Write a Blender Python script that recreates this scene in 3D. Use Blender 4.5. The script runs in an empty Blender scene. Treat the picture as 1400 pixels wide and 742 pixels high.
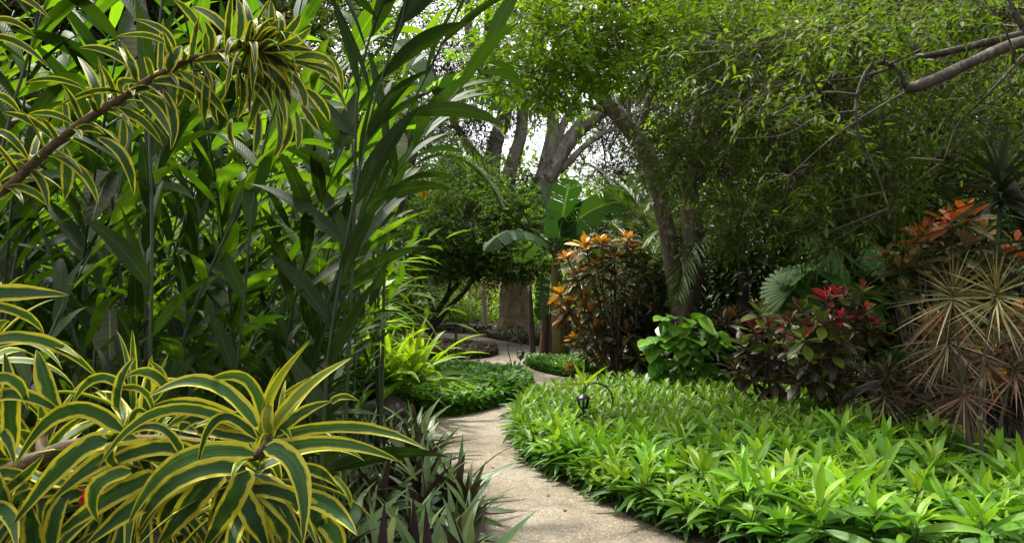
import bpy, math, numpy as np
from mathutils import Vector
C = bpy.context.scene
COL = C.collection
F = 933.33
CAMZ = 1.6
R = math.radians

# ---------------------------------------------------------------- camera, sky, sun, exposure
cam_d = bpy.data.cameras.new('camera'); cam = bpy.data.objects.new('camera', cam_d); COL.objects.link(cam)
cam.location = (0, 0, CAMZ); cam.rotation_euler = (R(90), 0, 0)
cam_d.lens = 24; cam_d.sensor_width = 36; cam_d.shift_y = 29/1400
cam_d.clip_start = 0.05; cam_d.clip_end = 3000
C.camera = cam
SUN_EL, SUN_AZ = 62, 200         # azimuth measured so that light comes from behind the scene, a little to the left
w = bpy.data.worlds.new('World'); C.world = w; w.use_nodes = True
nt = w.node_tree; nt.nodes.clear()
sky = nt.nodes.new('ShaderNodeTexSky'); sky.sky_type = 'NISHITA'; sky.sun_disc = False
sky.sun_elevation = R(SUN_EL); sky.sun_rotation = R(SUN_AZ-180); sky.air_density = 1.5; sky.dust_density = 6; sky.ozone_density = 1
hs = nt.nodes.new('ShaderNodeHueSaturation'); hs.inputs['Saturation'].default_value = 0.10
bg = nt.nodes.new('ShaderNodeBackground'); bg.inputs['Strength'].default_value = 0.15
wo = nt.nodes.new('ShaderNodeOutputWorld')
nt.links.new(sky.outputs[0], hs.inputs['Color']); nt.links.new(hs.outputs[0], bg.inputs[0]); nt.links.new(bg.outputs[0], wo.inputs[0])
sl = bpy.data.lights.new('sun', 'SUN'); sl.energy = 2.3; sl.angle = R(2.5); sl.color = (1, 0.94, 0.82)
sun = bpy.data.objects.new('sun', sl); COL.objects.link(sun)
_az = R(-38); _el = R(SUN_EL)    # towards the sun: mostly +Y, a little -X
sdir = Vector((math.sin(_az)*math.cos(_el), math.cos(_az)*math.cos(_el), math.sin(_el)))
sun.rotation_euler = sdir.to_track_quat('Z', 'Y').to_euler(); sun.location = (0, 0, 40)
sky.sun_rotation = math.atan2(sdir.x, sdir.y)
C.view_settings.view_transform = 'Standard'; C.view_settings.look = 'None'
C.view_settings.exposure = 1.45; C.view_settings.gamma = 1
C.render.engine = 'CYCLES'
cy = C.cycles
cy.max_bounces = 7; cy.diffuse_bounces = 3; cy.glossy_bounces = 2; cy.transmission_bounces = 5; cy.transparent_max_bounces = 4
cy.use_denoising = True; cy.sample_clamp_indirect = 6; cy.caustics_reflective = False; cy.caustics_refractive = False

# ---------------------------------------------------------------- helpers
def V(px, py, d): return np.array([(px-700)*d/F, d, CAMZ-(py-400)*d/F])
def G(px, py):
    d = CAMZ*F/(py-400); return np.array([(px-700)*d/F, d, 0.0])
def nrm(a): return a/np.maximum(np.linalg.norm(a, axis=-1, keepdims=True), 1e-9)
def rs(s): return np.random.default_rng(s)

PROF = {
 'lance': lambda t: np.sin(np.pi*np.clip(t, 0, 1)**0.8)**0.85*0.97+0.03*(1-t),
 'strap': lambda t: np.clip(t/0.08, 0.35, 1)*np.clip((1-t)/0.45, 0, 1)**0.75,
 'sword': lambda t: (0.8+0.2*np.sin(np.pi*t))*np.clip((1-t)/0.7, 0, 1)**0.8,
 'ovate': lambda t: np.sin(np.pi*np.clip(t, 0, 1)**0.62)**0.75,
 'obov': lambda t: np.sin(np.pi*np.clip(t, 0, 1)**1.3)**0.8,
 'heart': lambda t: np.clip(np.sin(np.pi*(0.12+0.88*np.clip(t, 0, 1))**0.8), 0, 1)**0.7,
 'banana': lambda t: np.clip(t/0.06, 0.05, 1)**0.7*np.clip((1-t)/0.22, 0, 1)**0.55,
 'ell': lambda t: np.sin(np.pi*np.clip(t, 0, 1)**0.9)**0.75*0.93+0.07*(1-t),
 'kite': lambda t: np.where(t < 0.01, 0.06, np.where(t > 0.99, 0.0, 1.0)),
}

class Geo:
    def __init__(s): s.v = []; s.f = []; s.uv = []; s.r = []; s.n = 0
    def add(s, v, f, uv=None, r=None):
        v = np.asarray(v, float).reshape(-1, 3)
        s.v.append(v); s.f.append(np.asarray(f, int)+s.n)
        s.uv.append(np.zeros((len(v), 2))+0.5 if uv is None else np.asarray(uv).reshape(-1, 2))
        s.r.append(np.zeros(len(v))+0.5 if r is None else np.broadcast_to(np.asarray(r, float).ravel(), (len(v),)) if np.size(r) == 1 else np.asarray(r, float).ravel())
        s.n += len(v)
    # N leaves at once
    def leaves(s, P, D, L, W, droop=0.3, fold=0.3, ns=4, nc=2, prof='lance', roll=0, twist=0, wave=0, rnd=None, rng=None, curl=0):
        P = np.atleast_2d(P).astype(float); D = nrm(np.atleast_2d(D).astype(float)); N = len(P)
        if rng is None: rng = rs(N)
        bc = lambda a: np.broadcast_to(np.asarray(a, float), (N,)).reshape(N, 1)
        L, W, droop, roll, twist, wave, fold = map(bc, (L, W, droop, roll, twist, wave, fold))
        Z = np.array([0, 0, 1.0])
        side = np.cross(D, Z); bad = np.linalg.norm(side, axis=1) < 1e-3; side[bad] = [1, 0, 0]; side = nrm(side)
        nor = np.cross(side, D); side = side*np.cos(roll)+nor*np.sin(roll)
        ph = rng.random((N, 1))*6.28
        pos = P.copy(); d = D.copy(); out = np.zeros((N, ns+1, nc+1, 3)); uv = np.zeros((N, ns+1, nc+1, 2))
        for i in range(ns+1):
            t = i/ns
            sd = nrm(side-d*np.sum(side*d, 1, keepdims=True)); nn = np.cross(sd, d)
            a = twist*t; sd2 = sd*np.cos(a)+nn*np.sin(a); nn2 = np.cross(sd2, d)
            wd = W*float(PROF[prof](np.array(t)))*0.5
            for j in range(nc+1):
                u = j/nc; q = (u-0.5)*2
                out[:, i, j] = pos+sd2*q*wd*np.cos(fold)+nn2*(abs(q)*wd*np.sin(fold)+wave*W*abs(q)*np.sin(t*14+ph+q))
                uv[:, i, j, 0] = u; uv[:, i, j, 1] = t
            pos = pos+d*L/ns
            d = nrm(d-Z*droop/ns*(0.4+1.2*t)+nn*curl/ns); side = sd
        b = np.arange(N)[:, None, None]*((ns+1)*(nc+1))+np.arange(ns)[None, :, None]*(nc+1)+np.arange(nc)[None, None, :]
        f = np.stack([b, b+1, b+nc+2, b+nc+1], -1).reshape(-1, 4)
        if rnd is None: rnd = rng.random(N)
        rnd = np.repeat(np.broadcast_to(rnd, (N,)), (ns+1)*(nc+1))
        s.add(out, f, uv, rnd)
    def tube(s, pts, rad, sides=8, sub=4, jit=0.0, seed=0, rnd=0.5, buttress=0):
        pts = np.asarray(pts, float); rad = np.broadcast_to(np.asarray(rad, float), (len(pts),)) if np.size(rad) == 1 else np.asarray(rad, float)
        if sub > 1 and len(pts) > 2:
            q = np.vstack([2*pts[0]-pts[1], pts, 2*pts[-1]-pts[-2]]); o = []; rr = []
            for i in range(1, len(q)-2):
                for k in range(sub):
                    t = k/sub; a, b, c, e = q[i-1], q[i], q[i+1], q[i+2]
                    o.append(0.5*((2*b)+(c-a)*t+(2*a-5*b+4*c-e)*t*t+(-a+3*b-3*c+e)*t**3)); rr.append(rad[i-1]*(1-t)+rad[i]*t)
            o.append(pts[-1]); rr.append(rad[-1]); pts = np.array(o); rad = np.array(rr)
        n = len(pts); tg = nrm(np.gradient(pts, axis=0))
        a0 = np.array([1.0, 0, 0]) if abs(tg[0][0]) < 0.8 else np.array([0, 1.0, 0])
        rg = rs(seed+7); V_ = []; UV = []
        jn = 1+jit*(rg.random((n, sides))-0.5)*2
        if jit: jn = (jn+np.roll(jn, 1, 0)+np.roll(jn, 1, 1))/3
        lob = 1+jit*1.2*np.sin(np.arange(sides)/sides*2*np.pi*3+seed)
        for i in range(n):
            a0 = nrm(a0-tg[i]*np.dot(a0, tg[i])); b0 = np.cross(tg[i], a0)
            th = np.arange(sides)/sides*2*np.pi
            r_ = rad[i]*jn[i]*lob
            V_.append(pts[i]+a0*(np.cos(th)*r_)[:, None]+b0*(np.sin(th)*r_)[:, None]); UV.append(np.stack([th/6.283, np.full(sides, i/n)], 1))
        V_ = np.vstack(V_+[pts[:1], pts[-1:]]); UV = np.vstack(UV+[[[0, 0], [0, 1]]])
        i = np.arange(n-1)[:, None]*sides; j = np.arange(sides)[None, :]; k = (np.arange(sides)+1)[None, :] % sides
        f = np.stack([i+j, i+k, i+sides+k, i+sides+j], -1).reshape(-1, 4)
        jj = np.arange(sides); kk = (jj+1) % sides
        caps = np.vstack([np.stack([kk, jj, np.full(sides, n*sides), np.full(sides, n*sides)], 1), np.stack([jj, kk, kk, np.full(sides, n*sides+1)], 1)+0])
        caps[:sides] = np.stack([kk, jj, np.full(sides, n*sides), np.full(sides, n*sides)], 1)
        cf = [(int(b), int(a), n*sides) for a, b in zip(jj, kk)]+[((n-1)*sides+int(a), (n-1)*sides+int(b), n*sides+1) for a, b in zip(jj, kk)]
        base = s.n
        s.add(V_, f, UV, rnd)
        s.f.append(('tri', np.array(cf)+base))
    # straight twigs, many at once, three sided
    def twigs(s, A, B, r0, r1, rnd=0.5):
        A = np.atleast_2d(A); B = np.atleast_2d(B); N = len(A)
        d = nrm(B-A); x = nrm(np.cross(d, np.array([0.3, 0.2, 0.93]))); y = np.cross(d, x)
        o = np.zeros((N, 6, 3)); r0 = np.broadcast_to(r0, (N,))[:, None]; r1 = np.broadcast_to(r1, (N,))[:, None]
        for k in range(3):
            c, n_ = math.cos(k*2.094), math.sin(k*2.094)
            o[:, k] = A+(x*c+y*n_)*r0; o[:, 3+k] = B+(x*c+y*n_)*r1
        b = np.arange(N)[:, None]*6
        f = np.vstack([b+np.array([k, (k+1) % 3, 3+(k+1) % 3, 3+k]) for k in range(3)])
        s.add(o, f, None, rnd)
    def box(s, c, size, rz=0, rnd=0.5, taper=1):
        x, y, z = np.array(size)/2; p = np.array([[i*x*(taper if k > 0 else 1), j*y*(taper if k > 0 else 1), k*z] for k in (-1, 1) for i, j in ((-1, -1), (1, -1), (1, 1), (-1, 1))])
        ca, sa = math.cos(rz), math.sin(rz); p = np.stack([p[:, 0]*ca-p[:, 1]*sa, p[:, 0]*sa+p[:, 1]*ca, p[:, 2]], 1)+np.array(c)
        s.add(p, [[3, 2, 1, 0], [4, 5, 6, 7], [0, 1, 5, 4], [1, 2, 6, 5], [2, 3, 7, 6], [3, 0, 4, 7]], None, rnd)
    def build(s, name, mat, parent=None, smooth=True):
        if not s.v:
            return None
        v = np.vstack(s.v)
        if parent is not None: v = v-np.array(parent.location)
        quads = []; tris = []
        for f in s.f:
            if isinstance(f, tuple): tris.append(f[1])
            elif f.shape[1] == 3: tris.append(f)
            else: quads.append(f)
        q = np.vstack(quads) if quads else np.zeros((0, 4), int); t = np.vstack(tris) if tris else np.zeros((0, 3), int)
        me = bpy.data.meshes.new(name)
        me.vertices.add(len(v)); me.vertices.foreach_set('co', v.astype(np.float32).ravel())
        loops = np.concatenate([q.ravel(), t.ravel()]); me.loops.add(len(loops)); me.loops.foreach_set('vertex_index', loops.astype(np.int32))
        starts = np.concatenate([np.arange(len(q))*4, len(q)*4+np.arange(len(t))*3]); me.polygons.add(len(starts)); me.polygons.foreach_set('loop_start', starts.astype(np.int32))
        me.update(calc_edges=True)
        uv = np.vstack(s.uv)[loops]; ul = me.uv_layers.new(name='UVMap'); ul.data.foreach_set('uv', uv.astype(np.float32).ravel())
        at = me.attributes.new('rnd', 'FLOAT', 'POINT'); at.data.foreach_set('value', np.concatenate([np.asarray(x).ravel() for x in s.r]).astype(np.float32))
        if smooth: me.polygons.foreach_set('use_smooth', np.ones(len(starts), bool))
        me.validate()
        me.materials.append(mat)
        o = bpy.data.objects.new(name, me); COL.objects.link(o)
        if parent is not None: o.parent = parent
        return o

def tag(o, label=None, cat=None, group=None, kind=None):
    if label: o['label'] = label
    if cat: o['category'] = cat
    if group: o['group'] = group
    if kind: o['kind'] = kind
    return o
def thing(name, label, cat, loc=(0, 0, 0), group=None):
    o = bpy.data.objects.new(name, None); COL.objects.link(o); o.location = [float(a) for a in loc]; o.empty_display_size = 0.1
    return tag(o, label, cat, group)
KIDS = {}
def kids(o): return [c for c in KIDS.get(o.name, [])]
def dup(root, loc, rz=0.0, sc=1.0, label=None, group=None):
    r = root.copy(); COL.objects.link(r); r.location = [float(a) for a in loc]; r.rotation_euler = (0, 0, rz); r.scale = (sc, sc, sc)
    if label: r['label'] = label
    if group: r['group'] = group
    for ch in root.children:
        c = ch.copy(); COL.objects.link(c); c.parent = r
        for g in ch.children:
            d = g.copy(); COL.objects.link(d); d.parent = c
    return r
class Protos:
    """first placement moves the prototype itself, later ones copy it"""
    def __init__(s, lst): s.l = lst; s.used = [False]*len(lst)
    def put(s, i, loc, rz=0.0, sc=1.0, label=None, group=None):
        i %= len(s.l); o = s.l[i]
        if not s.used[i]:
            s.used[i] = True; o.location = [float(a) for a in loc]; o.rotation_euler = (0, 0, rz); o.scale = (sc, sc, sc)
            if label: o['label'] = label
            if group: o['group'] = group
            return o
        return dup(o, loc, rz, sc, label, group)

# ---------------------------------------------------------------- materials
def newmat(name):
    m = bpy.data.materials.new(name); m.use_nodes = True; m.node_tree.nodes.clear(); return m, m.node_tree
def N(nt, typ, **kw):
    n = nt.nodes.new(typ)
    for k, v in kw.items():
        if k in ('operation', 'blend_type', 'data_type', 'feature', 'attribute_name', 'noise_dimensions', 'distance'): setattr(n, k, v)
        else: n.inputs[k].default_value = v
    return n
def c4(c): return (c[0], c[1], c[2], 1)
def math_(nt, op, a, b=None, c=None):
    n = nt.nodes.new('ShaderNodeMath'); n.operation = op
    for i, x in enumerate((a, b, c)):
        if x is None: continue
        if hasattr(x, 'is_output'): nt.links.new(x, n.inputs[i])
        else: n.inputs[i].default_value = x
    return n.outputs[0]
def mixc(nt, fac, a, b, blend='MIX'):
    n = nt.nodes.new('ShaderNodeMix'); n.data_type = 'RGBA'; n.blend_type = blend
    for s, x in ((n.inputs[0], fac), (n.inputs[6], a), (n.inputs[7], b)):
        if hasattr(x, 'is_output'): nt.links.new(x, s)
        elif isinstance(x, (int, float)): s.default_value = x
        else: s.default_value = c4(x)
    return n.outputs[2]
def ramp(nt, fac, stops, interp='LINEAR'):
    n = nt.nodes.new('ShaderNodeValToRGB'); n.color_ramp.interpolation = interp
    while len(n.color_ramp.elements) < len(stops): n.color_ramp.elements.new(0.5)
    for e, (p, c) in zip(n.color_ramp.elements, stops): e.position = p; e.color = c4(c)
    nt.links.new(fac, n.inputs[0]); return n.outputs[0]

def leaf_mat(name, stops, mid=None, midw=0.06, margin=None, marginw=0.4, veins=0.0, vk=30, rough=0.42, trans=0.3, tcol=(1.25, 1.35, 0.45), under=None, stripes=0, spec=0.45, objvar=0.18):
    """stops: colour ramp over the per leaf random value"""
    G_ = lambda c: (c[0]*1.45, c[1]*1.04, c[2]*0.8) if c[1] > c[0]*1.25 else c
    stops = [(a, G_(c)) for a, c in stops]; spec = spec*0.75
    m, t = newmat(name); Lk = t.links.new
    at = N(t, 'ShaderNodeAttribute', attribute_name='rnd'); uvn = t.nodes.new('ShaderNodeUVMap'); sp = t.nodes.new('ShaderNodeSeparateXYZ'); Lk(uvn.outputs[0], sp.inputs[0])
    u, v = sp.outputs[0], sp.outputs[1]
    e = math_(t, 'MULTIPLY', math_(t, 'ABSOLUTE', math_(t, 'SUBTRACT', u, 0.5)), 2.0)
    col = ramp(t, at.outputs['Fac'], stops)
    tc = t.nodes.new('ShaderNodeTexCoord'); nz = N(t, 'ShaderNodeTexNoise', Scale=9.0, Detail=2.0); Lk(tc.outputs['Object'], nz.inputs['Vector'])
    col = mixc(t, math_(t, 'MULTIPLY', nz.outputs[0], 0.35), col, mixc(t, 1.0, col, (0.55, 0.6, 0.5), 'MULTIPLY'))
    oi = t.nodes.new('ShaderNodeObjectInfo')
    if objvar:
        hsv = t.nodes.new('ShaderNodeHueSaturation'); Lk(col, hsv.inputs['Color'])
        Lk(math_(t, 'MULTIPLY_ADD', oi.outputs['Random'], objvar*2, 1-objvar), hsv.inputs['Value']); Lk(math_(t, 'MULTIPLY_ADD', oi.outputs['Random'], 0.02, 0.49), hsv.inputs['Hue']); col = hsv.outputs[0]
    vs = None
    if veins:
        vs = math_(t, 'SINE', math_(t, 'MULTIPLY', math_(t, 'SUBTRACT', v, math_(t, 'MULTIPLY', e, 0.12)), vk*6.283))
        vf = math_(t, 'MULTIPLY', math_(t, 'GREATER_THAN', vs, 0.75), veins)
        col = mixc(t, vf, col, mixc(t, 1.0, col, (2.0, 1.9, 1.6), 'MULTIPLY'))
    if stripes:
        nz2 = N(t, 'ShaderNodeTexNoise', Scale=1.0, Detail=2.0); cmb = t.nodes.new('ShaderNodeCombineXYZ'); Lk(math_(t, 'MULTIPLY', u, 14.0), cmb.inputs[0]); Lk(math_(t, 'MULTIPLY', v, 1.2), cmb.inputs[1]); Lk(math_(t, 'MULTIPLY', at.outputs['Fac'], 40.0), cmb.inputs[2]); Lk(cmb.outputs[0], nz2.inputs['Vector'])
        sf = math_(t, 'MULTIPLY', math_(t, 'SMOOTH_MIN', math_(t, 'MAXIMUM', math_(t, 'MULTIPLY', math_(t, 'SUBTRACT', nz2.outputs[0], 0.53), 8.0), 0.0), 1.0, 0.1), stripes)
        col = mixc(t, sf, col, mixc(t, 1.0, col, (2.6, 2.0, 1.8), 'MULTIPLY'))
    if mid is not None:
        mw = math_(t, 'LESS_THAN', e, midw); col = mixc(t, mw, col, mid)
    if margin is not None:
        nz3 = N(t, 'ShaderNodeTexNoise', Scale=3.0, Detail=1.0); cm = t.nodes.new('ShaderNodeCombineXYZ'); Lk(math_(t, 'MULTIPLY', v, 2.5), cm.inputs[0]); Lk(math_(t, 'MULTIPLY_ADD', at.outputs['Fac'], 60.0, u), cm.inputs[1]); Lk(cm.outputs[0], nz3.inputs['Vector'])
        edge = math_(t, 'ADD', math_(t, 'MULTIPLY_ADD', nz3.outputs[0], 0.5, -0.25), e)
        n = t.nodes.new('ShaderNodeMapRange'); n.inputs['From Min'].default_value = 1-marginw-0.06; n.inputs['From Max'].default_value = 1-marginw+0.08; Lk(edge, n.inputs[0])
        col = mixc(t, n.outputs[0], col, margin)
    if under is not None:
        gm = t.nodes.new('ShaderNodeNewGeometry'); col = mixc(t, gm.outputs['Backfacing'], col, under)
    p = t.nodes.new('ShaderNodeBsdfPrincipled'); Lk(col, p.inputs['Base Color']); p.inputs['Roughness'].default_value = rough; p.inputs['Specular IOR Level'].default_value = spec
    # fine blade relief
    bm = t.nodes.new('ShaderNodeBump'); bm.inputs['Strength'].default_value = 0.35; bm.inputs['Distance'].default_value = 0.004
    h = math_(t, 'SINE', math_(t, 'MULTIPLY', u, 70.0)) if not veins else vs
    h = math_(t, 'ADD', math_(t, 'MULTIPLY', h, 0.35), nz.outputs[0]); Lk(h, bm.inputs['Height']); Lk(bm.outputs[0], p.inputs['Normal'])
    out = t.nodes.new('ShaderNodeOutputMaterial')
    if trans > 0:
        tr = t.nodes.new('ShaderNodeBsdfTranslucent'); Lk(mixc(t, 1.0, col, tcol, 'MULTIPLY'), tr.inputs[0])
        mx = t.nodes.new('ShaderNodeMixShader'); mx.inputs[0].default_value = trans; Lk(p.outputs[0], mx.inputs[1]); Lk(tr.outputs[0], mx.inputs[2]); Lk(mx.outputs[0], out.inputs[0])
    else: Lk(p.outputs[0], out.inputs[0])
    return m

def bark_mat(name, a, b, lich=None, scale=6, rough=0.9, bump=0.02, stretch=0.25, rings=0):
    m, t = newmat(name); Lk = t.links.new
    tc = t.nodes.new('ShaderNodeTexCoord'); mp = t.nodes.new('ShaderNodeMapping'); mp.inputs['Scale'].default_value = (1, 1, stretch); Lk(tc.outputs['Object'], mp.inputs[0])
    n1 = N(t, 'ShaderNodeTexNoise', Scale=float(scale), Detail=6.0, Roughness=0.65, Distortion=0.6); Lk(mp.outputs[0], n1.inputs['Vector'])
    n2 = N(t, 'ShaderNodeTexNoise', Scale=2.2, Detail=3.0); Lk(tc.outputs['Object'], n2.inputs['Vector'])
    col = ramp(t, n1.outputs[0], [(0.34, a), (0.66, b)])
    h = n1.outputs[0]
    if rings:
        sx = t.nodes.new('ShaderNodeSeparateXYZ'); Lk(tc.outputs['Object'], sx.inputs[0])
        s_ = math_(t, 'SINE', math_(t, 'ADD', math_(t, 'MULTIPLY', sx.outputs[2], float(rings)), math_(t, 'MULTIPLY', n2.outputs[0], 4.0)))
        col = mixc(t, math_(t, 'MULTIPLY', math_(t, 'GREATER_THAN', s_, 0.8), 0.45), col, a); h = math_(t, 'ADD', h, math_(t, 'MULTIPLY', s_, -0.15))
    if lich is not None:
        n3 = N(t, 'ShaderNodeTexNoise', Scale=float(scale)*0.8, Detail=5.0, Roughness=0.7); Lk(tc.outputs['Object'], n3.inputs['Vector'])
        col = mixc(t, ramp(t, n3.outputs[0], [(0.55, (0, 0, 0)), (0.63, (1, 1, 1))]), col, lich)
    col = mixc(t, math_(t, 'MULTIPLY', n2.outputs[0], 0.5), col, mixc(t, 1.0, col, (0.5, 0.5, 0.45), 'MULTIPLY'))
    p = t.nodes.new('ShaderNodeBsdfPrincipled'); Lk(col, p.inputs['Base Color']); p.inputs['Roughness'].default_value = rough
    bm = t.nodes.new('ShaderNodeBump'); bm.inputs['Strength'].default_value = 0.8; bm.inputs['Distance'].default_value = bump; Lk(h, bm.inputs['Height']); Lk(bm.outputs[0], p.inputs['Normal'])
    o = t.nodes.new('ShaderNodeOutputMaterial'); Lk(p.outputs[0], o.inputs[0]); return m
def plain(name, c, rough=0.5, metal=0, var=0.3, scale=20):
    m, t = newmat(name); Lk = t.links.new
    tc = t.nodes.new('ShaderNodeTexCoord'); n1 = N(t, 'ShaderNodeTexNoise', Scale=float(scale), Detail=4.0); Lk(tc.outputs['Object'], n1.inputs['Vector'])
    col = mixc(t, n1.outputs[0], tuple(x*(1-var) for x in c), tuple(min(1, x*(1+var)) for x in c))
    p = t.nodes.new('ShaderNodeBsdfPrincipled'); Lk(col, p.inputs['Base Color']); p.inputs['Roughness'].default_value = rough; p.inputs['Metallic'].default_value = metal
    o = t.nodes.new('ShaderNodeOutputMaterial'); Lk(p.outputs[0], o.inputs[0]); return m

def soil_mat():
    m, t = newmat('soil_with_leaf_litter'); Lk = t.links.new
    tc = t.nodes.new('ShaderNodeTexCoord'); a = N(t, 'ShaderNodeTexNoise', Scale=3.0, Detail=8.0, Roughness=0.7); b = N(t, 'ShaderNodeTexVoronoi', Scale=28.0)
    Lk(tc.outputs['Object'], a.inputs['Vector']); Lk(tc.outputs['Object'], b.inputs['Vector'])
    col = ramp(t, a.outputs[0], [(0.3, (0.010, 0.008, 0.005)), (0.7, (0.035, 0.026, 0.016))])
    col = mixc(t, math_(t, 'MULTIPLY', b.outputs['Color'], 0.5), col, (0.055, 0.04, 0.02))
    p = t.nodes.new('ShaderNodeBsdfPrincipled'); Lk(col, p.inputs['Base Color']); p.inputs['Roughness'].default_value = 0.95
    bm = t.nodes.new('ShaderNodeBump'); bm.inputs['Distance'].default_value = 0.03; Lk(b.outputs['Distance'], bm.inputs['Height']); Lk(bm.outputs[0], p.inputs['Normal'])
    o = t.nodes.new('ShaderNodeOutputMaterial'); Lk(p.outputs[0], o.inputs[0]); return m
def path_mat():
    m, t = newmat('exposed_aggregate_concrete'); Lk = t.links.new
    tc = t.nodes.new('ShaderNodeTexCoord')
    v1 = N(t, 'ShaderNodeTexVoronoi', Scale=120.0); v2 = N(t, 'ShaderNodeTexVoronoi', Scale=48.0); n1 = N(t, 'ShaderNodeTexNoise', Scale=0.8, Detail=5.0, Roughness=0.6); n2 = N(t, 'ShaderNodeTexNoise', Scale=6.0, Detail=6.0, Roughness=0.7)
    for n in (v1, v2, n1, n2): Lk(tc.outputs['Object'], n.inputs['Vector'])
    sc = t.nodes.new('ShaderNodeSeparateColor'); Lk(v1.outputs['Color'], sc.inputs[0])
    peb = ramp(t, sc.outputs[0], [(0.0, (0.04, 0.03, 0.02)), (0.25, (0.16, 0.125, 0.085)), (0.6, (0.27, 0.22, 0.155)), (0.85, (0.42, 0.36, 0.28)), (1.0, (0.6, 0.55, 0.47))])
    sc2 = t.nodes.new('ShaderNodeSeparateColor'); Lk(v2.outputs['Color'], sc2.inputs[0])
    peb = mixc(t, math_(t, 'MULTIPLY', math_(t, 'GREATER_THAN', sc2.outputs[1], 0.82), 0.6), peb, (0.13, 0.10, 0.075))
    col = mixc(t, 0.45, peb, (0.26, 0.235, 0.185))
    col = mixc(t, ramp(t, n1.outputs[0], [(0.35, (0.75, 0.75, 0.75)), (0.62, (0, 0, 0))]), col, mixc(t, 1.0, col, (0.62, 0.55, 0.42), 'MULTIPLY'))
    col = mixc(t, ramp(t, n2.outputs[0], [(0.48, (0, 0, 0)), (0.75, (0.55, 0.55, 0.55))]), col, mixc(t, 1.0, col, (0.6, 0.54, 0.42), 'MULTIPLY'))
    n3 = N(t, 'ShaderNodeTexNoise', Scale=2.3, Detail=7.0, Roughness=0.75, Distortion=1.0); Lk(tc.outputs['Object'], n3.inputs['Vector'])
    col = mixc(t, ramp(t, n3.outputs[0], [(0.52, (0, 0, 0)), (0.68, (0.6, 0.6, 0.6))]), col, mixc(t, 1.0, col, (0.45, 0.42, 0.32), 'MULTIPLY'))
    p = t.nodes.new('ShaderNodeBsdfPrincipled'); Lk(col, p.inputs['Base Color']); p.inputs['Roughness'].default_value = 0.85
    bm = t.nodes.new('ShaderNodeBump'); bm.inputs['Strength'].default_value = 0.7; bm.inputs['Distance'].default_value = 0.004; Lk(v1.outputs['Distance'], bm.inputs['Height']); Lk(bm.outputs[0], p.inputs['Normal'])
    o = t.nodes.new('ShaderNodeOutputMaterial'); Lk(p.outputs[0], o.inputs[0]); return m

M = {}
M['soil'] = soil_mat(); M['path'] = path_mat()
M['varieg'] = leaf_mat('variegated_leaf', [(0, (0.012, 0.055, 0.016)), (0.85, (0.03, 0.11, 0.025)), (1, (0.12, 0.22, 0.02))], margin=(0.47, 0.43, 0.035), marginw=0.38, stripes=0.55, rough=0.45, trans=0.18, tcol=(1.1, 1.1, 0.5), objvar=0.0, spec=0.35)
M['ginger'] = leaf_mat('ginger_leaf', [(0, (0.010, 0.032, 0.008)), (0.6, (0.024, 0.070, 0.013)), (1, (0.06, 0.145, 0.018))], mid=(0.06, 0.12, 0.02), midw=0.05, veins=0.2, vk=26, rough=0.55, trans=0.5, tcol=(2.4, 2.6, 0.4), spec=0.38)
M['ginger_shade'] = leaf_mat('shade_dark_ginger_leaf', [(0, (0.007, 0.022, 0.006)), (1, (0.018, 0.050, 0.011))], mid=(0.035, 0.07, 0.018), midw=0.05, veins=0.2, vk=26, rough=0.55, spec=0.25, trans=0.25, tcol=(1.4, 1.7, 0.4))  # darkness of backlit and shaded blades is put into the leaf colour
M['lime'] = leaf_mat('lime_backlit_leaf', [(0, (0.09, 0.26, 0.02)), (0.6, (0.17, 0.40, 0.03)), (1, (0.27, 0.50, 0.05))], mid=(0.35, 0.45, 0.1), midw=0.05, rough=0.4, trans=0.45, tcol=(1.4, 1.4, 0.4))  # yellow green brightened to carry the glow of sunlit, backlit leaves
M['bed'] = leaf_mat('bed_plant_leaf', [(0, (0.022, 0.10, 0.014)), (0.4, (0.058, 0.205, 0.022)), (0.8, (0.142, 0.37, 0.04)), (1, (0.29, 0.54, 0.08))], mid=(0.12, 0.30, 0.05), midw=0.06, stripes=0.12, rough=0.34, trans=0.30, tcol=(1.3, 1.4, 0.4), spec=0.5)
M['boat'] = leaf_mat('boat_lily_leaf', [(0, (0.025, 0.08, 0.03)), (0.6, (0.06, 0.15, 0.055)), (0.93, (0.16, 0.26, 0.12)), (1, (0.14, 0.07, 0.03))], stripes=0.35, rough=0.3, trans=0.1, under=(0.055, 0.028, 0.032), spec=0.6)
M['cover'] = leaf_mat('ground_cover_leaf', [(0, (0.022, 0.09, 0.014)), (0.5, (0.06, 0.21, 0.026)), (1, (0.16, 0.38, 0.05))], rough=0.38, trans=0.3, tcol=(1.3, 1.6, 0.4), objvar=0, spec=0.45)
M['brown_cover'] = leaf_mat('brown_ground_cover_leaf', [(0, (0.05, 0.03, 0.025)), (0.4, (0.14, 0.085, 0.06)), (0.7, (0.08, 0.10, 0.04)), (1, (0.26, 0.17, 0.12))], rough=0.6, trans=0.1, tcol=(1.2, 1.2, 0.8), objvar=0)
M['grey_cover'] = leaf_mat('grey_ground_cover_leaf', [(0, (0.04, 0.07, 0.03)), (0.6, (0.13, 0.17, 0.09)), (1, (0.30, 0.34, 0.22))], rough=0.5, trans=0.1, tcol=(1.2, 1.2, 0.8), objvar=0)
M['croton'] = leaf_mat('croton_leaf', [(0, (0.014, 0.020, 0.012)), (0.3, (0.035, 0.055, 0.022)), (0.5, (0.06, 0.035, 0.025)), (0.68, (0.16, 0.10, 0.02)), (0.82, (0.50, 0.20, 0.025)), (1, (0.68, 0.38, 0.05))], mid=(0.35, 0.16, 0.03), midw=0.07, veins=0.3, vk=12, rough=0.3, trans=0.2, tcol=(1.3, 1.1, 0.6), spec=0.55)
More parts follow.
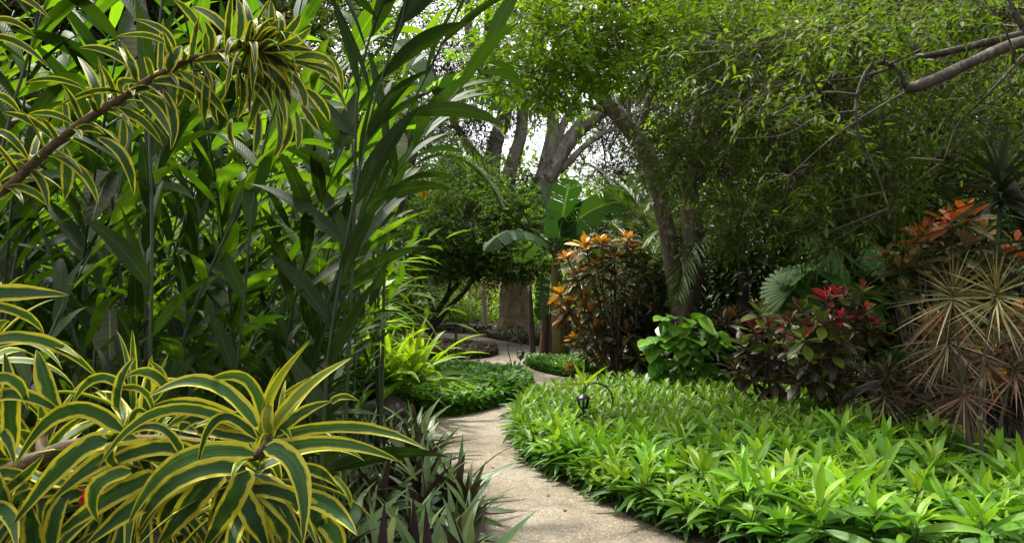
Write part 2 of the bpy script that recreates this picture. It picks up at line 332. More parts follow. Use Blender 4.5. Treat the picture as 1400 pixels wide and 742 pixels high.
M['red_croton'] = leaf_mat('red_croton_leaf', [(0, (0.03, 0.03, 0.03)), (0.3, (0.05, 0.08, 0.04)), (0.45, (0.13, 0.32, 0.04)), (0.55, (0.07, 0.16, 0.04)), (0.66, (0.16, 0.04, 0.06)), (0.82, (0.62, 0.05, 0.09)), (1, (0.88, 0.10, 0.08))], mid=(0.42, 0.07, 0.07), midw=0.07, veins=0.35, vk=12, rough=0.3, trans=0.2, tcol=(1.3, 1.1, 0.8), spec=0.55)
M['coral'] = leaf_mat('coral_croton_leaf', [(0, (0.03, 0.08, 0.03)), (0.4, (0.09, 0.15, 0.06)), (0.6, (0.32, 0.24, 0.15)), (0.8, (0.62, 0.17, 0.07)), (1, (0.85, 0.22, 0.05))], mid=(0.6, 0.4, 0.2), midw=0.07, veins=0.35, vk=12, rough=0.35, trans=0.25, tcol=(1.3, 1.1, 0.6))
M['purple'] = leaf_mat('purple_cordyline_leaf', [(0, (0.018, 0.016, 0.014)), (0.6, (0.06, 0.03, 0.032)), (0.85, (0.05, 0.09, 0.03)), (1, (0.22, 0.07, 0.06))], rough=0.3, trans=0.12, tcol=(1.3, 1.1, 0.8), spec=0.55)
M['marginata'] = leaf_mat('spiky_dracaena_leaf', [(0, (0.06, 0.08, 0.03)), (0.5, (0.20, 0.17, 0.07)), (0.85, (0.48, 0.42, 0.25)), (1, (0.30, 0.12, 0.07))], margin=(0.30, 0.14, 0.06), marginw=0.2, rough=0.4, trans=0.15, tcol=(1.2, 1.1, 0.7))
M['marg_green'] = leaf_mat('spiky_green_dracaena_leaf', [(0, (0.06, 0.10, 0.03)), (0.7, (0.16, 0.20, 0.06)), (1, (0.42, 0.36, 0.18))], margin=(0.22, 0.10, 0.05), marginw=0.3, rough=0.4, trans=0.15, tcol=(1.2, 1.1, 0.7))
M['marg_red'] = leaf_mat('spiky_red_dracaena_leaf', [(0, (0.035, 0.045, 0.02)), (0.5, (0.11, 0.085, 0.04)), (0.75, (0.22, 0.09, 0.06)), (1, (0.42, 0.30, 0.18))], rough=0.4, trans=0.15, tcol=(1.2, 1.1, 0.7))
M['pothos'] = leaf_mat('climbing_vine_leaf', [(0, (0.025, 0.13, 0.018)), (0.6, (0.06, 0.24, 0.03)), (1, (0.13, 0.36, 0.05))], mid=(0.25, 0.45, 0.1), midw=0.04, veins=0.15, vk=7, rough=0.33, trans=0.3, tcol=(1.3, 1.4, 0.4))
M['palm'] = leaf_mat('palm_leaflet', [(0, (0.02, 0.055, 0.018)), (0.7, (0.05, 0.11, 0.03)), (1, (0.12, 0.18, 0.04))], rough=0.35, trans=0.25, tcol=(1.4, 1.6, 0.4))
M['palm_yellow'] = leaf_mat('yellowing_palm_leaflet', [(0, (0.40, 0.36, 0.03)), (1, (0.75, 0.55, 0.03))], rough=0.45, trans=0.35, tcol=(1.2, 1.1, 0.4))
M['fan'] = leaf_mat('fan_palm_leaf', [(0, (0.02, 0.08, 0.015)), (1, (0.04, 0.14, 0.02))], rough=0.55, spec=0.3, trans=0.25, tcol=(1.4, 1.7, 0.4))
M['banana'] = leaf_mat('banana_leaf', [(0, (0.022, 0.07, 0.03)), (1, (0.045, 0.11, 0.04))], mid=(0.30, 0.38, 0.18), midw=0.05, veins=0.25, vk=22, rough=0.5, trans=0.2, tcol=(1.4, 1.8, 0.4))
M['broad'] = leaf_mat('broad_silvery_leaf', [(0, (0.05, 0.08, 0.055)), (1, (0.12, 0.17, 0.12))], mid=(0.34, 0.40, 0.30), midw=0.04, veins=0.35, vk=9, rough=0.4, trans=0.2, tcol=(1.2, 1.5, 0.5))
M['yucca'] = leaf_mat('yucca_leaf', [(0, (0.015, 0.04, 0.02)), (1, (0.045, 0.09, 0.05))], rough=0.35, trans=0.08)
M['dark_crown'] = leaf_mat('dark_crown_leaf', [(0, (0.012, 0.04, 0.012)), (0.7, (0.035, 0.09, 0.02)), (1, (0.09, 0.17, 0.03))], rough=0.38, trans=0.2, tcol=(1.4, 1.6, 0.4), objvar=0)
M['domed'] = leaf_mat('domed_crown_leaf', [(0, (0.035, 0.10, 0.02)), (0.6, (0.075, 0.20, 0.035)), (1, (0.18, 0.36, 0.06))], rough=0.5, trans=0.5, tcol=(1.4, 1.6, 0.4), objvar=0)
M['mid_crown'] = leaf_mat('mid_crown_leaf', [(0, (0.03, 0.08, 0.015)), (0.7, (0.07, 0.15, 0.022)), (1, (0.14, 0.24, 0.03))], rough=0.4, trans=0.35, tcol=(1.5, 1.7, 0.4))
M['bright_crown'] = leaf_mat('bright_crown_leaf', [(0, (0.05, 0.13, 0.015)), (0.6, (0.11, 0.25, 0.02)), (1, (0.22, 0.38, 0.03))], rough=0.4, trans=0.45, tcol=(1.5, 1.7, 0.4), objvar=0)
M['willow'] = leaf_mat('overhanging_leaf', [(0, (0.026, 0.062, 0.012)), (0.6, (0.062, 0.135, 0.018)), (1, (0.15, 0.28, 0.03))], rough=0.45, trans=0.45, tcol=(1.5, 1.7, 0.4), objvar=0, spec=0.5)
M['litter'] = leaf_mat('dry_leaf', [(0, (0.05, 0.03, 0.015)), (0.6, (0.14, 0.085, 0.04)), (1, (0.30, 0.22, 0.07))], rough=0.7, trans=0)
M['stem_g'] = bark_mat('green_cane', (0.014, 0.028, 0.01), (0.04, 0.07, 0.018), scale=9, rough=0.5, bump=0.003)
M['twig'] = bark_mat('brown_twig', (0.05, 0.035, 0.022), (0.13, 0.10, 0.07), scale=30, bump=0.003)
M['stem_v'] = bark_mat('ringed_brown_stem', (0.05, 0.03, 0.018), (0.16, 0.11, 0.06), scale=40, bump=0.002, rings=420, stretch=1)
M['bark'] = bark_mat('grey_brown_bark', (0.03, 0.021, 0.014), (0.11, 0.08, 0.052), lich=(0.22, 0.21, 0.14), scale=11, bump=0.04)
M['bark_fig'] = bark_mat('pale_fig_bark', (0.20, 0.14, 0.085), (0.48, 0.37, 0.24), scale=3, bump=0.05, rings=9, stretch=0.6)
M['bark_dark'] = bark_mat('dark_bark', (0.03, 0.024, 0.018), (0.10, 0.08, 0.06), scale=8, bump=0.02)
M['bark_grey'] = bark_mat('grey_limb_bark', (0.13, 0.105, 0.085), (0.32, 0.28, 0.23), lich=(0.38, 0.37, 0.30), scale=5, bump=0.02)
M['bark_limb'] = bark_mat('dark_limb_bark', (0.028, 0.022, 0.016), (0.10, 0.08, 0.06), lich=(0.18, 0.17, 0.12), scale=14, bump=0.015)
M['bark_red'] = bark_mat('reddish_banana_trunk', (0.05, 0.022, 0.014), (0.20, 0.10, 0.055), scale=5, bump=0.02, stretch=0.15)
M['bark_yg'] = bark_mat('olive_banana_trunk', (0.09, 0.07, 0.02), (0.25, 0.20, 0.06), scale=5, bump=0.02, stretch=0.15)
M['rock'] = bark_mat('brown_rock', (0.010, 0.007, 0.005), (0.035, 0.024, 0.018), scale=4, bump=0.04, stretch=1)
M['redrock'] = bark_mat('reddish_rock', (0.08, 0.04, 0.025), (0.2, 0.11, 0.07), scale=14, bump=0.01, stretch=1)
M['black'] = plain('black_painted_metal', (0.012, 0.012, 0.014), 0.35, 0.3)
M['greymetal'] = plain('weathered_grey_metal', (0.12, 0.09, 0.06), 0.5, 0.5)
M['signwood'] = plain('dark_red_brown_wood', (0.045, 0.018, 0.012), 0.6)
M['post'] = plain('pale_weathered_post', (0.42, 0.38, 0.28), 0.8)
M['tile'] = plain('terracotta_tile', (0.34, 0.15, 0.10), 0.8)
M['plaster'] = plain('brown_plaster', (0.20, 0.12, 0.08), 0.9)
M['petal'] = leaf_mat('red_petal', [(0, (0.50, 0.004, 0.03)), (1, (0.62, 0.006, 0.06))], objvar=0, rough=0.4, trans=0.0, tcol=(1.2, 1, 1))
gm_, gt_ = newmat('lantern_glass')
_p = gt_.nodes.new('ShaderNodeBsdfPrincipled'); _p.inputs['Base Color'].default_value = (0.9, 0.95, 0.9, 1); _p.inputs['Transmission Weight'].default_value = 1.0; _p.inputs['Roughness'].default_value = 0.12; _p.inputs['IOR'].default_value = 1.1
_o = gt_.nodes.new('ShaderNodeOutputMaterial'); gt_.links.new(_p.outputs[0], _o.inputs[0]); M['glass'] = gm_

# ---------------------------------------------------------------- polygons on the ground
def smooth_poly(pts, it=2):
    p = np.array(pts, float)
    for _ in range(it):
        q = np.roll(p, -1, 0); p = np.stack([0.75*p+0.25*q, 0.25*p+0.75*q], 1).reshape(-1, 2)
    return p
def inside(poly, P):
    x, y = P[:, 0], P[:, 1]; r = np.zeros(len(P), bool); n = len(poly)
    for i in range(n):
        a = poly[i]; b = poly[(i+1) % n]
        c = ((a[1] > y) != (b[1] > y)) & (x < (b[0]-a[0])*(y-a[1])/(b[1]-a[1]+1e-12)+a[0]); r ^= c
    return r
def edge_dist(poly, P):
    d = np.full(len(P), 1e9); n = len(poly)
    for i in range(n):
        a = poly[i]; ab = poly[(i+1) % n]-a; t = np.clip(((P-a)@ab)/(ab@ab+1e-12), 0, 1); d = np.minimum(d, np.linalg.norm(P-(a+t[:, None]*ab), axis=1))
    return d
def gp(pix): return [tuple(G(*p)[:2]) for p in pix]
def slab(name, poly, z0, z1, mat):
    import bmesh
    bm = bmesh.new(); vs = [bm.verts.new((x, y, z1)) for x, y in poly]; f = bm.faces.new(vs); bmesh.ops.recalc_face_normals(bm, faces=[f])
    if f.normal.z < 0: f.normal_flip()
    r = bmesh.ops.extrude_face_region(bm, geom=[f]); top = [g for g in r['geom'] if isinstance(g, bmesh.types.BMVert)]
    for v in top: v.co.z = z1
    for v in vs: v.co.z = z0
    bmesh.ops.triangulate(bm, faces=bm.faces[:]); bmesh.ops.recalc_face_normals(bm, faces=bm.faces[:])
    me = bpy.data.meshes.new(name); bm.to_mesh(me); bm.free(); me.materials.append(mat)
    o = bpy.data.objects.new(name, me); COL.objects.link(o); o['kind'] = 'structure'; return o
def sample(poly, n, rng, minedge=0.0):
    lo, hi = poly.min(0), poly.max(0); out = []
    while sum(map(len, out)) < n:
        P = lo+(hi-lo)*rng.random((4*n, 2)); P = P[inside(poly, P)]
        if minedge: P = P[edge_dist(poly, P) > minedge]
        out.append(P)
    return np.vstack(out)[:n]
def poisson(poly, r, rng, tries=6000, minedge=0.0):
    P = sample(poly, tries, rng, minedge); keep = []
    for p in P:
        if not keep or np.min(np.sum((np.array(keep)-p)**2, 1)) > r*r: keep.append(p)
    return np.array(keep)

# ================================================================ SETTING
g = Geo(); nx = 61; ax = np.concatenate([-np.geomspace(600, 3, 24), np.linspace(-2.6, 2.6, 13), np.geomspace(3, 600, 24)]); nx = len(ax)
ay = ax+10; X, Y = np.meshgrid(ax, ay); Zg = -0.02+0*X
b = np.arange(nx-1)[:, None]*nx+np.arange(nx-1)[None, :]; f = np.stack([b, b+1, b+nx+1, b+nx], -1).reshape(-1, 4)
g.add(np.stack([X, Y, Zg], -1), f)
tag(g.build('ground', M['soil']), kind='structure')

path_poly = smooth_poly(gp([(660, 820), (1110, 820), (940, 742), (862, 707), (800, 676), (748, 652), (712, 627), (696, 596), (704, 570), (735, 548), (790, 538), (960, 534), (960, 527), (785, 520), (738, 510), (716, 501), (714, 494), (735, 488), (830, 483), (830, 478), (745, 475), (700, 469), (660, 461), (640, 456.5), (560, 455.5), (520, 462), (470, 500), (480, 575), (552, 578), (578, 592), (590, 622), (612, 660), (632, 700)]))
slab('path', path_poly, -0.1, 0.02, M['path'])
for a_, b_ in ((G(556, 579), G(612, 571)), (G(726, 541), G(742, 547)), (G(706, 478), G(735, 488))):
    g = Geo(); m_ = (a_+b_)/2; dl = b_-a_; g.box((m_[0], m_[1], 0.0195), (float(np.linalg.norm(dl)), 0.012, 0.003), rz=math.atan2(dl[1], dl[0])); tag(g.build('path_joint', M['soil'], smooth=False), kind='structure')
isl_green = smooth_poly(gp([(470, 558), (560, 571), (606, 573), (650, 566), (695, 553), (722, 540), (728, 528), (718, 519), (690, 513), (600, 511), (480, 512), (430, 525)]))
isl_brown = smooth_poly(gp([(520, 489), (600, 493), (655, 492), (683, 486), (678, 481), (650, 477), (600, 475), (520, 475)]))
bed_poly = smooth_poly(gp([(1110, 830), (940, 744), (862, 709), (800, 678), (748, 654), (713, 628), (698, 597), (706, 572), (737, 550), (800, 541), (960, 537), (1080, 545), (1240, 590), (1500, 720), (1650, 830)]))
cov_right = smooth_poly(gp([(717, 499), (740, 509), (787, 519), (880, 525), (1000, 528), (1000, 510), (880, 503), (760, 498), (726, 496)]))
cov_far = smooth_poly(gp([(656, 459), (700, 468), (745, 474), (830, 477), (940, 479), (940, 462), (800, 455), (700, 453)]))
cov_back = smooth_poly(gp([(560, 453), (640, 455), (690, 456), (690, 447), (560, 445)]))
for nme, pl in (('planting_soil', isl_green), ('planting_soil', isl_brown), ('planting_soil', bed_poly), ('planting_soil', cov_right), ('planting_soil', cov_far)):
    slab(nme, pl, -0.05, 0.035, M['soil'])

def cover(name, label, poly, h, n, L, mat, seed, prof='ovate', wl=0.6, edge=0.25, ns=2):
    """low ground cover, leaf by leaf, domed at its edge"""
    r = rs(seed); P2 = sample(poly, n, r); ed = edge_dist(poly, P2)
    k = np.clip(ed/edge, 0, 1)**0.5; bump = 0.5+0.5*np.sin(P2[:, 0]*5.1+seed)*np.sin(P2[:, 1]*4.3)
    bump = 0.6*bump+0.4*(0.5+0.5*np.sin(P2[:, 0]*17+P2[:, 1]*9)*np.sin(P2[:, 1]*15-P2[:, 0]*5))
    top = h*k*(0.6+0.45*bump)*(1+0.35*(r.random(n) > 0.97)); z = 0.04+top*(1-0.5*r.random(n)**2.0)
    az = r.random(n)*6.283; D = np.stack([np.cos(az), np.sin(az), r.normal(0.25, 0.35, n)], 1)
    g = Geo(); g.leaves(np.column_stack([P2, z]), D, L*r.uniform(0.5, 1.35, n), L*wl*r.uniform(0.7, 1.25, n), droop=0.6, fold=0.25, ns=ns, prof=prof, rng=r, rnd=np.clip(r.beta(2, 2.5, n), 0, 1))
    # leaves hanging over the edge
    m = n//5; idx = r.integers(0, len(poly), m); t = r.random((m, 1)); E = poly[idx]*(1-t)+poly[(idx+1) % len(poly)]*t
    cen = poly.mean(0); o = nrm(E-cen)
    g.leaves(np.column_stack([E-o*0.05, 0.04+h*0.7*r.random(m)]), np.column_stack([o+r.normal(0, 0.5, (m, 2)), r.normal(0.2, 0.4, m)]), L*r.uniform(0.6, 1.2, m), L*wl, droop=0.8, fold=0.2, ns=ns, prof=prof, rng=r, rnd=r.beta(2, 2.5, m))
    return tag(g.build(name, mat), label, 'ground cover', kind='stuff')
cover('ground_cover', 'low glossy dark green ground cover in the rounded island left of the path bend', isl_green, 0.26, 15000, 0.115, M['cover'], 3)
cover('ground_cover', 'brown and pinkish small-leaved ground cover in the mound beyond the green island', isl_brown, 0.26, 9000, 0.09, M['brown_cover'], 5)
cover('ground_cover', 'dark green ground cover under the banana clump and orange croton', cov_right, 0.22, 10000, 0.11, M['cover'], 7)
cover('ground_cover', 'grey green ground cover around the foot of the great fig', cov_far, 0.26, 12000, 0.12, M['grey_cover'], 9)
cover('ground_cover', 'brown ground cover at the far end of the path', cov_back, 0.25, 3500, 0.15, M['brown_cover'], 11)

# ---------------------------------------------------------------- plant builders
def crown(g, wood, blobs, L, W, k=7, rng=None, prof='kite', ns=2, nc=2, tw=None, droop=0.4, down=0.1, anchors=None, twr=0.004, fold=0.25, tight=0.2, outw=0.8, clump=22, bias=1.0):
    """blobs: (centre, radii, number of twigs). Twigs gather in clumps, leaves alternate along each twig."""
    for c, rad, n in blobs:
        c = np.array(c, float); rad = np.array(rad, float) if np.size(rad) == 3 else np.full(3, float(rad))
        m = max(3, n//clump); u = nrm(rng.normal(size=(m, 3))); cc = c+u*rad*(rng.random((m, 1))**0.45)
        ci = rng.integers(0, m, n); sz = rng.uniform(0.6, 1.3, m)
        A = cc[ci]+rng.normal(size=(n, 3))*rad*tight*sz[ci][:, None]
        tl = tw if tw else k*L*0.42
        D = nrm(nrm(A-c)*outw+rng.normal(size=(n, 3))*0.6+np.array([0, 0, -down*3]))
        ln = tl*rng.uniform(0.6, 1.3, n)[:, None]; B = A+D*ln
        if wood is not None:
            wood.twigs(A, B, twr, twr*0.4)
            wood.twigs(cc[ci]*0.75+A*0.25+(c-cc[ci])*0.1, A, twr*1.6, twr)
            if anchors is not None:
                for q in cc[rng.permutation(m)[:max(3, m//3)]]:
                    a = anchors[np.argmin(np.sum((anchors-q)**2, 1))]; mdl = (a+q)/2+rng.normal(size=3)*0.16*np.linalg.norm(q-a)
                    wood.tube([a, mdl, q], [twr*4, twr*2.6, twr*1.2], sides=5, sub=3)
        side = nrm(np.cross(D, rng.normal(size=(n, 3))*0.4+np.array([0, 0, 1.0])))
        base = np.clip(rng.beta(2, 2.4, n), 0, 1)*0.7
        for i in range(k):
            t = (i+0.4)/k; s = 1 if i % 2 else -1
            P = A+(B-A)*t; dd = nrm(D*0.55+side*s*0.8+rng.normal(size=(n, 3))*0.22) if i < k-1 else D
            g.leaves(P, dd, L*rng.uniform(0.7, 1.2, n), W*rng.uniform(0.8, 1.2, n), droop=droop, fold=fold, ns=ns, nc=nc, prof=prof, roll=rng.normal(0, 0.35, n), rng=rng, rnd=np.clip(base+0.3*rng.random(n)*bias, 0, 1))

def rosette(g, c, n, L, W, e0=85, e1=-5, droop=0.6, ns=5, nc=2, prof='sword', rng=None, az0=0, fold=0.35, rn=(0.0, 1.0), wave=0, tilt=None, lmin=0.5, stemh=0.0, inv=False, roll=0.1):
    """leaves by the golden angle from an upright heart to spreading outer ones"""
    i = np.arange(n); t = i/max(1, n-1); az = az0+i*2.39996+rng.normal(0, 0.15, n); el = R(e0)+(R(e1)-R(e0))*t**0.8+rng.normal(0, 0.12, n)
    D = np.stack([np.cos(az)*np.cos(el), np.sin(az)*np.cos(el), np.sin(el)], 1)
    if tilt is not None:
        a = nrm(np.array(tilt, float)); b = np.cross(a, [0.31, 0.9, 0.1]); b = nrm(b); c2 = np.cross(a, b)
        D = D[:, :1]*b+D[:, 1:2]*c2+D[:, 2:]*a; ax_ = a
    else: ax_ = np.array([0, 0, 1.0])
    P = np.array(c)-ax_*stemh*t[:, None]
    ln = L*(lmin+(1-lmin)*np.clip(t*2.2, 0, 1))*rng.uniform(0.85, 1.12, n)
    r_ = rn[0]+(rn[1]-rn[0])*((1-t) if not inv else t); r_ = np.clip(r_+rng.normal(0, 0.1, n), 0, 1)
    g.leaves(P, D, ln, W*rng.uniform(0.85, 1.1, n)*(0.7+0.3*np.clip(t*2, 0, 1)), droop=droop*rng.uniform(0.5, 1.4, n), fold=fold, ns=ns, nc=nc, prof=prof, roll=rng.normal(0, roll, n), wave=wave, rng=rng, rnd=r_, twist=rng.normal(0, 0.3, n))

def cane_plant(name, label, cat, group, seed, H, lean, mat, nl, L, W, first=0.22, az=None, loc=(0, 0, 0), rad=0.011, stem='stem_g'):
    r = rs(seed); az = r.random()*6.28 if az is None else az; ld = np.array([math.cos(az), math.sin(az), 0]); o = np.array(loc, float)
    root = thing(name, label, cat, loc, group)
    t = np.linspace(0, 1, 7); pts = o+np.stack([ld[0]*lean*H*t**2.2, ld[1]*lean*H*t**2.2, H*(t-0.12*lean*t**3)], 1)
    g = Geo(); g.tube(pts, np.linspace(rad, rad*0.35, 7), sides=6, sub=3); g.build('stem', M[stem], root)
    tt = np.linspace(first, 0.995, nl); P = np.stack([np.interp(tt, t, pts[:, a]) for a in range(3)], 1); T = nrm(np.gradient(P, axis=0))
    pa = az+r.uniform(-0.9, 0.9)+1.57; pl = np.array([math.cos(pa), math.sin(pa), 0.0])
    s = np.where(np.arange(nl) % 2 == 0, 1, -1)[:, None]
    D = nrm(T*r.uniform(0.7, 1.5, (nl, 1))+pl*s*r.uniform(0.6, 1.0, (nl, 1))+r.normal(0, 0.24, (nl, 3)))
    sc = np.clip(0.55+1.2*np.sin(np.pi*(0.1+0.8*tt)), 0.5, 1.0)*r.uniform(0.8, 1.15, nl)
    g = Geo(); g.leaves(P, D, L*sc, W*sc*r.uniform(0.85, 1.1, nl), droop=r.uniform(0.5, 1.5, nl), fold=0.28, ns=7, nc=2, prof='lance', roll=r.normal(0, 0.3, nl), twist=r.normal(0, 0.5, nl), wave=0.012, rng=r, rnd=np.clip(r.beta(2, 2, nl)*0.7+0.35*tt, 0, 1))
    g.build('foliage', M[mat], root); return root

def frond(root, base, d0, L, mat, r, nleaf=46, ll=0.5, lw=0.035, droop=1.0, name='frond', tipmat=None, rr=0.012, spread=0.75, hang=0.8):
    ns = 14; pos = np.array(base, float); d = nrm(np.array(d0, float)); pts = [pos]; 
    for i in range(ns):
        pos = pos+d*L/ns; pts.append(pos); d = nrm(d+np.array([0, 0, -droop/ns*(0.5+1.2*i/ns)]))
    pts = np.array(pts); gw = Geo(); gw.tube(pts, np.linspace(rr, rr*0.25, ns+1), sides=5, sub=1, rnd=0.8)
    tt = np.linspace(0.1, 1, nleaf); ts = np.linspace(0, 1, ns+1)
    P = np.stack([np.interp(tt, ts, pts[:, a]) for a in range(3)], 1); T = nrm(np.gradient(P, axis=0)); S = nrm(np.cross(T, [0, 0, 1.0]))
    ln = ll*np.clip(np.sin(np.pi*(0.12+0.80*tt))**0.7, 0.25, 1)
    for s in (1, -1):
        D = nrm(T*(0.45+0.5*tt[:, None])+S*s*spread+r.normal(0, 0.08, P.shape)+np.array([0, 0, 0.12]))
        gw.leaves(P, D, ln*r.uniform(0.85, 1.1, nleaf), lw, droop=hang*r.uniform(0.6, 1.3, nleaf), fold=0.3, ns=4, nc=2, prof='lance', rng=r, rnd=r.beta(2, 2, nleaf))
    return gw.build(name, mat, root)

def fan_leaf(root, stem_base, c, facing, rad, r, mat=None, span=150, nseg=26, name='fan_leaf'):
    """pleated round blade on a stalk, its outer rim split into fingers"""
    n = nrm(np.array(facing, float)); up = nrm(np.array([0, 0, 1.0])-n*n[2]+np.array([1e-4, 0, 0])); sd = np.cross(up, n)
    g = Geo(); th = np.linspace(-R(span), R(span), nseg*2+1)
    for a in range(nseg):
        th0, thm, th1 = th[2*a], th[2*a+1], th[2*a+2]; q = []; uv = []
        for k, rho in enumerate((0.03, 0.35, 0.7, 0.92, 1.0)):
            sh = 1.0 if rho < 0.75 else (0.72 if rho < 0.95 else 0.25); bend = -0.18*rho*rho
            for j, t_ in enumerate((th0, thm, th1)):
                tt = thm+(t_-thm)*sh; rr_ = rad*rho*(1+0.05*math.cos(2*tt)); ple = (0.03*rad*rho if j == 1 else 0)
                q.append(np.array(c)+(up*math.cos(tt)+sd*math.sin(tt))*rr_+n*(ple+bend*rad*(0.4+abs(math.sin(tt))))); uv.append((j/2, rho))
        f = []
        for k in range(4):
            for j in range(2): b = k*3+j; f.append([b, b+1, b+4, b+3])
        g.add(q, f, uv, r.random()*0.5+0.2)
    lf = g.build(name, mat or M['fan'], root); o_ = np.array(root.location); b = np.array(stem_base, float)-o_; cc = np.array(c, float)-o_; g = Geo(); g.tube([b, (b+cc)/2+np.array([0, 0, 0.15*np.linalg.norm(cc-b)]), cc], [0.012, 0.009, 0.007], sides=5, sub=4, rnd=0.6)
    st = g.build('stalk', M['stem_g']); st.parent = lf; return lf

def banana_leaf(root, base, d0, L, Wd, r, droop=1.0, roll=0.0, mat=None, name='leaf', stalk=0.22, tears=True, fold=0.35):
    d0 = nrm(np.array(d0, float)); b = np.array(base, float); g = Geo(); s0 = b-d0*L*stalk
    g.tube([s0, b], [0.025, 0.02], sides=6, sub=1, rnd=0.8)
    ns = 26; pos = b.copy(); d = d0.copy(); side = nrm(np.cross(d, [0, 0, 1.0])); nor = np.cross(side, d); side = side*math.cos(roll)+nor*math.sin(roll)
    cen = []; sds = []; nns = []
    for i in range(ns+1):
        side = nrm(side-d*np.dot(side, d)); nn = np.cross(side, d); cen.append(pos.copy()); sds.append(side.copy()); nns.append(nn)
        pos = pos+d*L/ns; d = nrm(d+np.array([0, 0, -droop/ns*(0.4+1.3*i/ns)]))
    for s in (1, -1):
        V0 = []; uv = []; F_ = []; gap = set(r.choice(np.arange(4, ns-2), 7 if tears else 1, replace=False).tolist()); nb = 0; sag = 0
        for i in range(ns):
            if i in gap: sag = r.uniform(-0.12, 0.22)
            for k in (0, 1):
                wv = Wd*0.5*float(PROF['banana'](np.array((i+k)/ns)))
                for j, q in enumerate((0, 0.5, 1.0)):
                    fo = fold+sag*q; sh = (0.014*(1 if k == 0 else -1)*q*L if (i in gap and k == 0) else 0)
                    dd = (cen[min(i+1, ns)]-cen[i]); dd = dd/np.linalg.norm(dd)
                    V0.append(cen[i+k]+sds[i+k]*s*q*wv*math.cos(fo)+nns[i+k]*q*wv*math.sin(fo)*(-1 if droop > 0.9 else 1)+dd*(sh+0.10*wv*q)); uv.append((0.5+s*q*0.5, (i+k)/ns))
            F_ += [[nb+0, nb+1, nb+4, nb+3], [nb+1, nb+2, nb+5, nb+4]]; nb += 6
        g.add(V0, F_, uv, r.random()*0.8)
    lf = g.build(name, mat or M['banana'], root); g = Geo(); g.tube(np.array(cen)-np.array(root.location), np.linspace(0.016, 0.004, ns+1), sides=5, sub=1, rnd=1.0); mr = g.build('midrib', M['stem_g']); mr.parent = lf
    return lf

def tree(name, label, cat, trunk_list, blobs, L, W, bark, leafm, seed, k=6, group=None, wood=True, twr=0.006, split=False, **kw):
    """trunk_list: list of (points, radii) in world space, the first is the trunk itself"""
    r = rs(seed); base = trunk_list[0][0][0]
    root = thing(name, label, cat, (base[0], base[1], 0), group)
    g0 = Geo(); p0, r0 = trunk_list[0]; g0.tube(p0, r0, sides=14, sub=5, jit=0.10, seed=seed); g0.build('trunk', M[bark], root)
    anchors = [np.array(p0)[-1]]
    for q, (p, rr) in enumerate(trunk_list[1:]):
        g1 = Geo(); g1.tube(p, rr, sides=10, sub=5, jit=0.08, seed=seed+q); g1.build('limb', M[bark], root)
        pp = np.array(p, float)
        for a in range(len(pp)-1):
            for t in (0.25, 0.5, 0.75, 1.0): anchors.append(pp[a]*(1-t)+pp[a+1]*t)
    gl = Geo(); gw = Geo() if wood else None
    crown(gl, gw, blobs, L, W, k=k, rng=r, anchors=np.array(anchors), twr=twr, **kw)
    gl.build('crown', M[leafm], root)
    if wood: gw.build('branchwork', M['twig'], root)
    return root

# ================================================================ BACKGROUND TREES
def bg_tree(seed, H, spread, leafm, L=0.17, W=0.085, n=1700, trunkr=0.22, label='', name='broadleaf_tree', low=0.35):
    r = rs(seed); p = np.array([[0, 0, -0.2], [0.1*r.normal(), 0.1, H*0.2], [0.25*r.normal(), 0.2*r.normal(), H*0.45]]); tl = [(p, [trunkr*1.2, trunkr, trunkr*0.7])]; blobs = []
    for i in range(8):
        a = i*2.4+r.random(); q = spread*r.uniform(0.35, 0.8); z = H*(low+(0.95-low)*(i+0.5)/8)
        c = np.array([math.cos(a)*q, math.sin(a)*q, z]); s = p[-1] if z > H*0.5 else p[1]*0.5+p[2]*0.5
        tl.append(([s, (s+c)/2+np.array([0, 0, -0.05*H]), c], [trunkr*0.5, trunkr*0.33, trunkr*0.1])); blobs.append((c, (spread*0.42, spread*0.42, H*0.12), n//8))
    blobs.append(((0, 0, H*0.78), (spread*0.5, spread*0.5, H*0.16), n//6))
    return tree(name, label, 'tree', tl, blobs, L, W, 'bark_grey', leafm, seed, k=6, group='trees closing the garden behind', twr=0.012, tight=0.26, clump=30)
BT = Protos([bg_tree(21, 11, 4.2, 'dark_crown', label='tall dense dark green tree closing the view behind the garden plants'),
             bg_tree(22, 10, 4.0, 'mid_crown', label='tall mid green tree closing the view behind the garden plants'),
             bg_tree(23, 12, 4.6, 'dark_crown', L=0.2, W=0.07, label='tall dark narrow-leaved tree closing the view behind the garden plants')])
def gx(px, d): return ((px-700)*d/F, d, 0)
for i, (k, px, d, sc) in enumerate([(0, -120, 17, 1.1), (1, 40, 18, 1.15), (2, 160, 20, 1.25), (0, 270, 19, 1.2), (1, 370, 21, 1.25), (2, 440, 31, 1.2), (0, 330, 28, 1.4), (0, 520, 33, 1.0), (0, 600, 38, 0.75),
                                    (2, 985, 27, 1.05), (0, 1075, 19, 1.0), (1, 1160, 24, 1.2), (2, 1240, 17, 0.95), (0, 1330, 21, 1.1), (1, 1420, 14, 0.95), (0, 1530, 17, 1.0),
                                    (0, 1000, 16, 0.8), (0, 1110, 15, 0.85), (2, 1210, 13.5, 0.8), (1, 1290, 14, .85), (1, 560, 40, 0.85), (0, 880, 42, 0.8), (2, 760, 46, 0.62)]):
    BT.put(k, gx(px, d), rz=i*1.7, sc=sc)
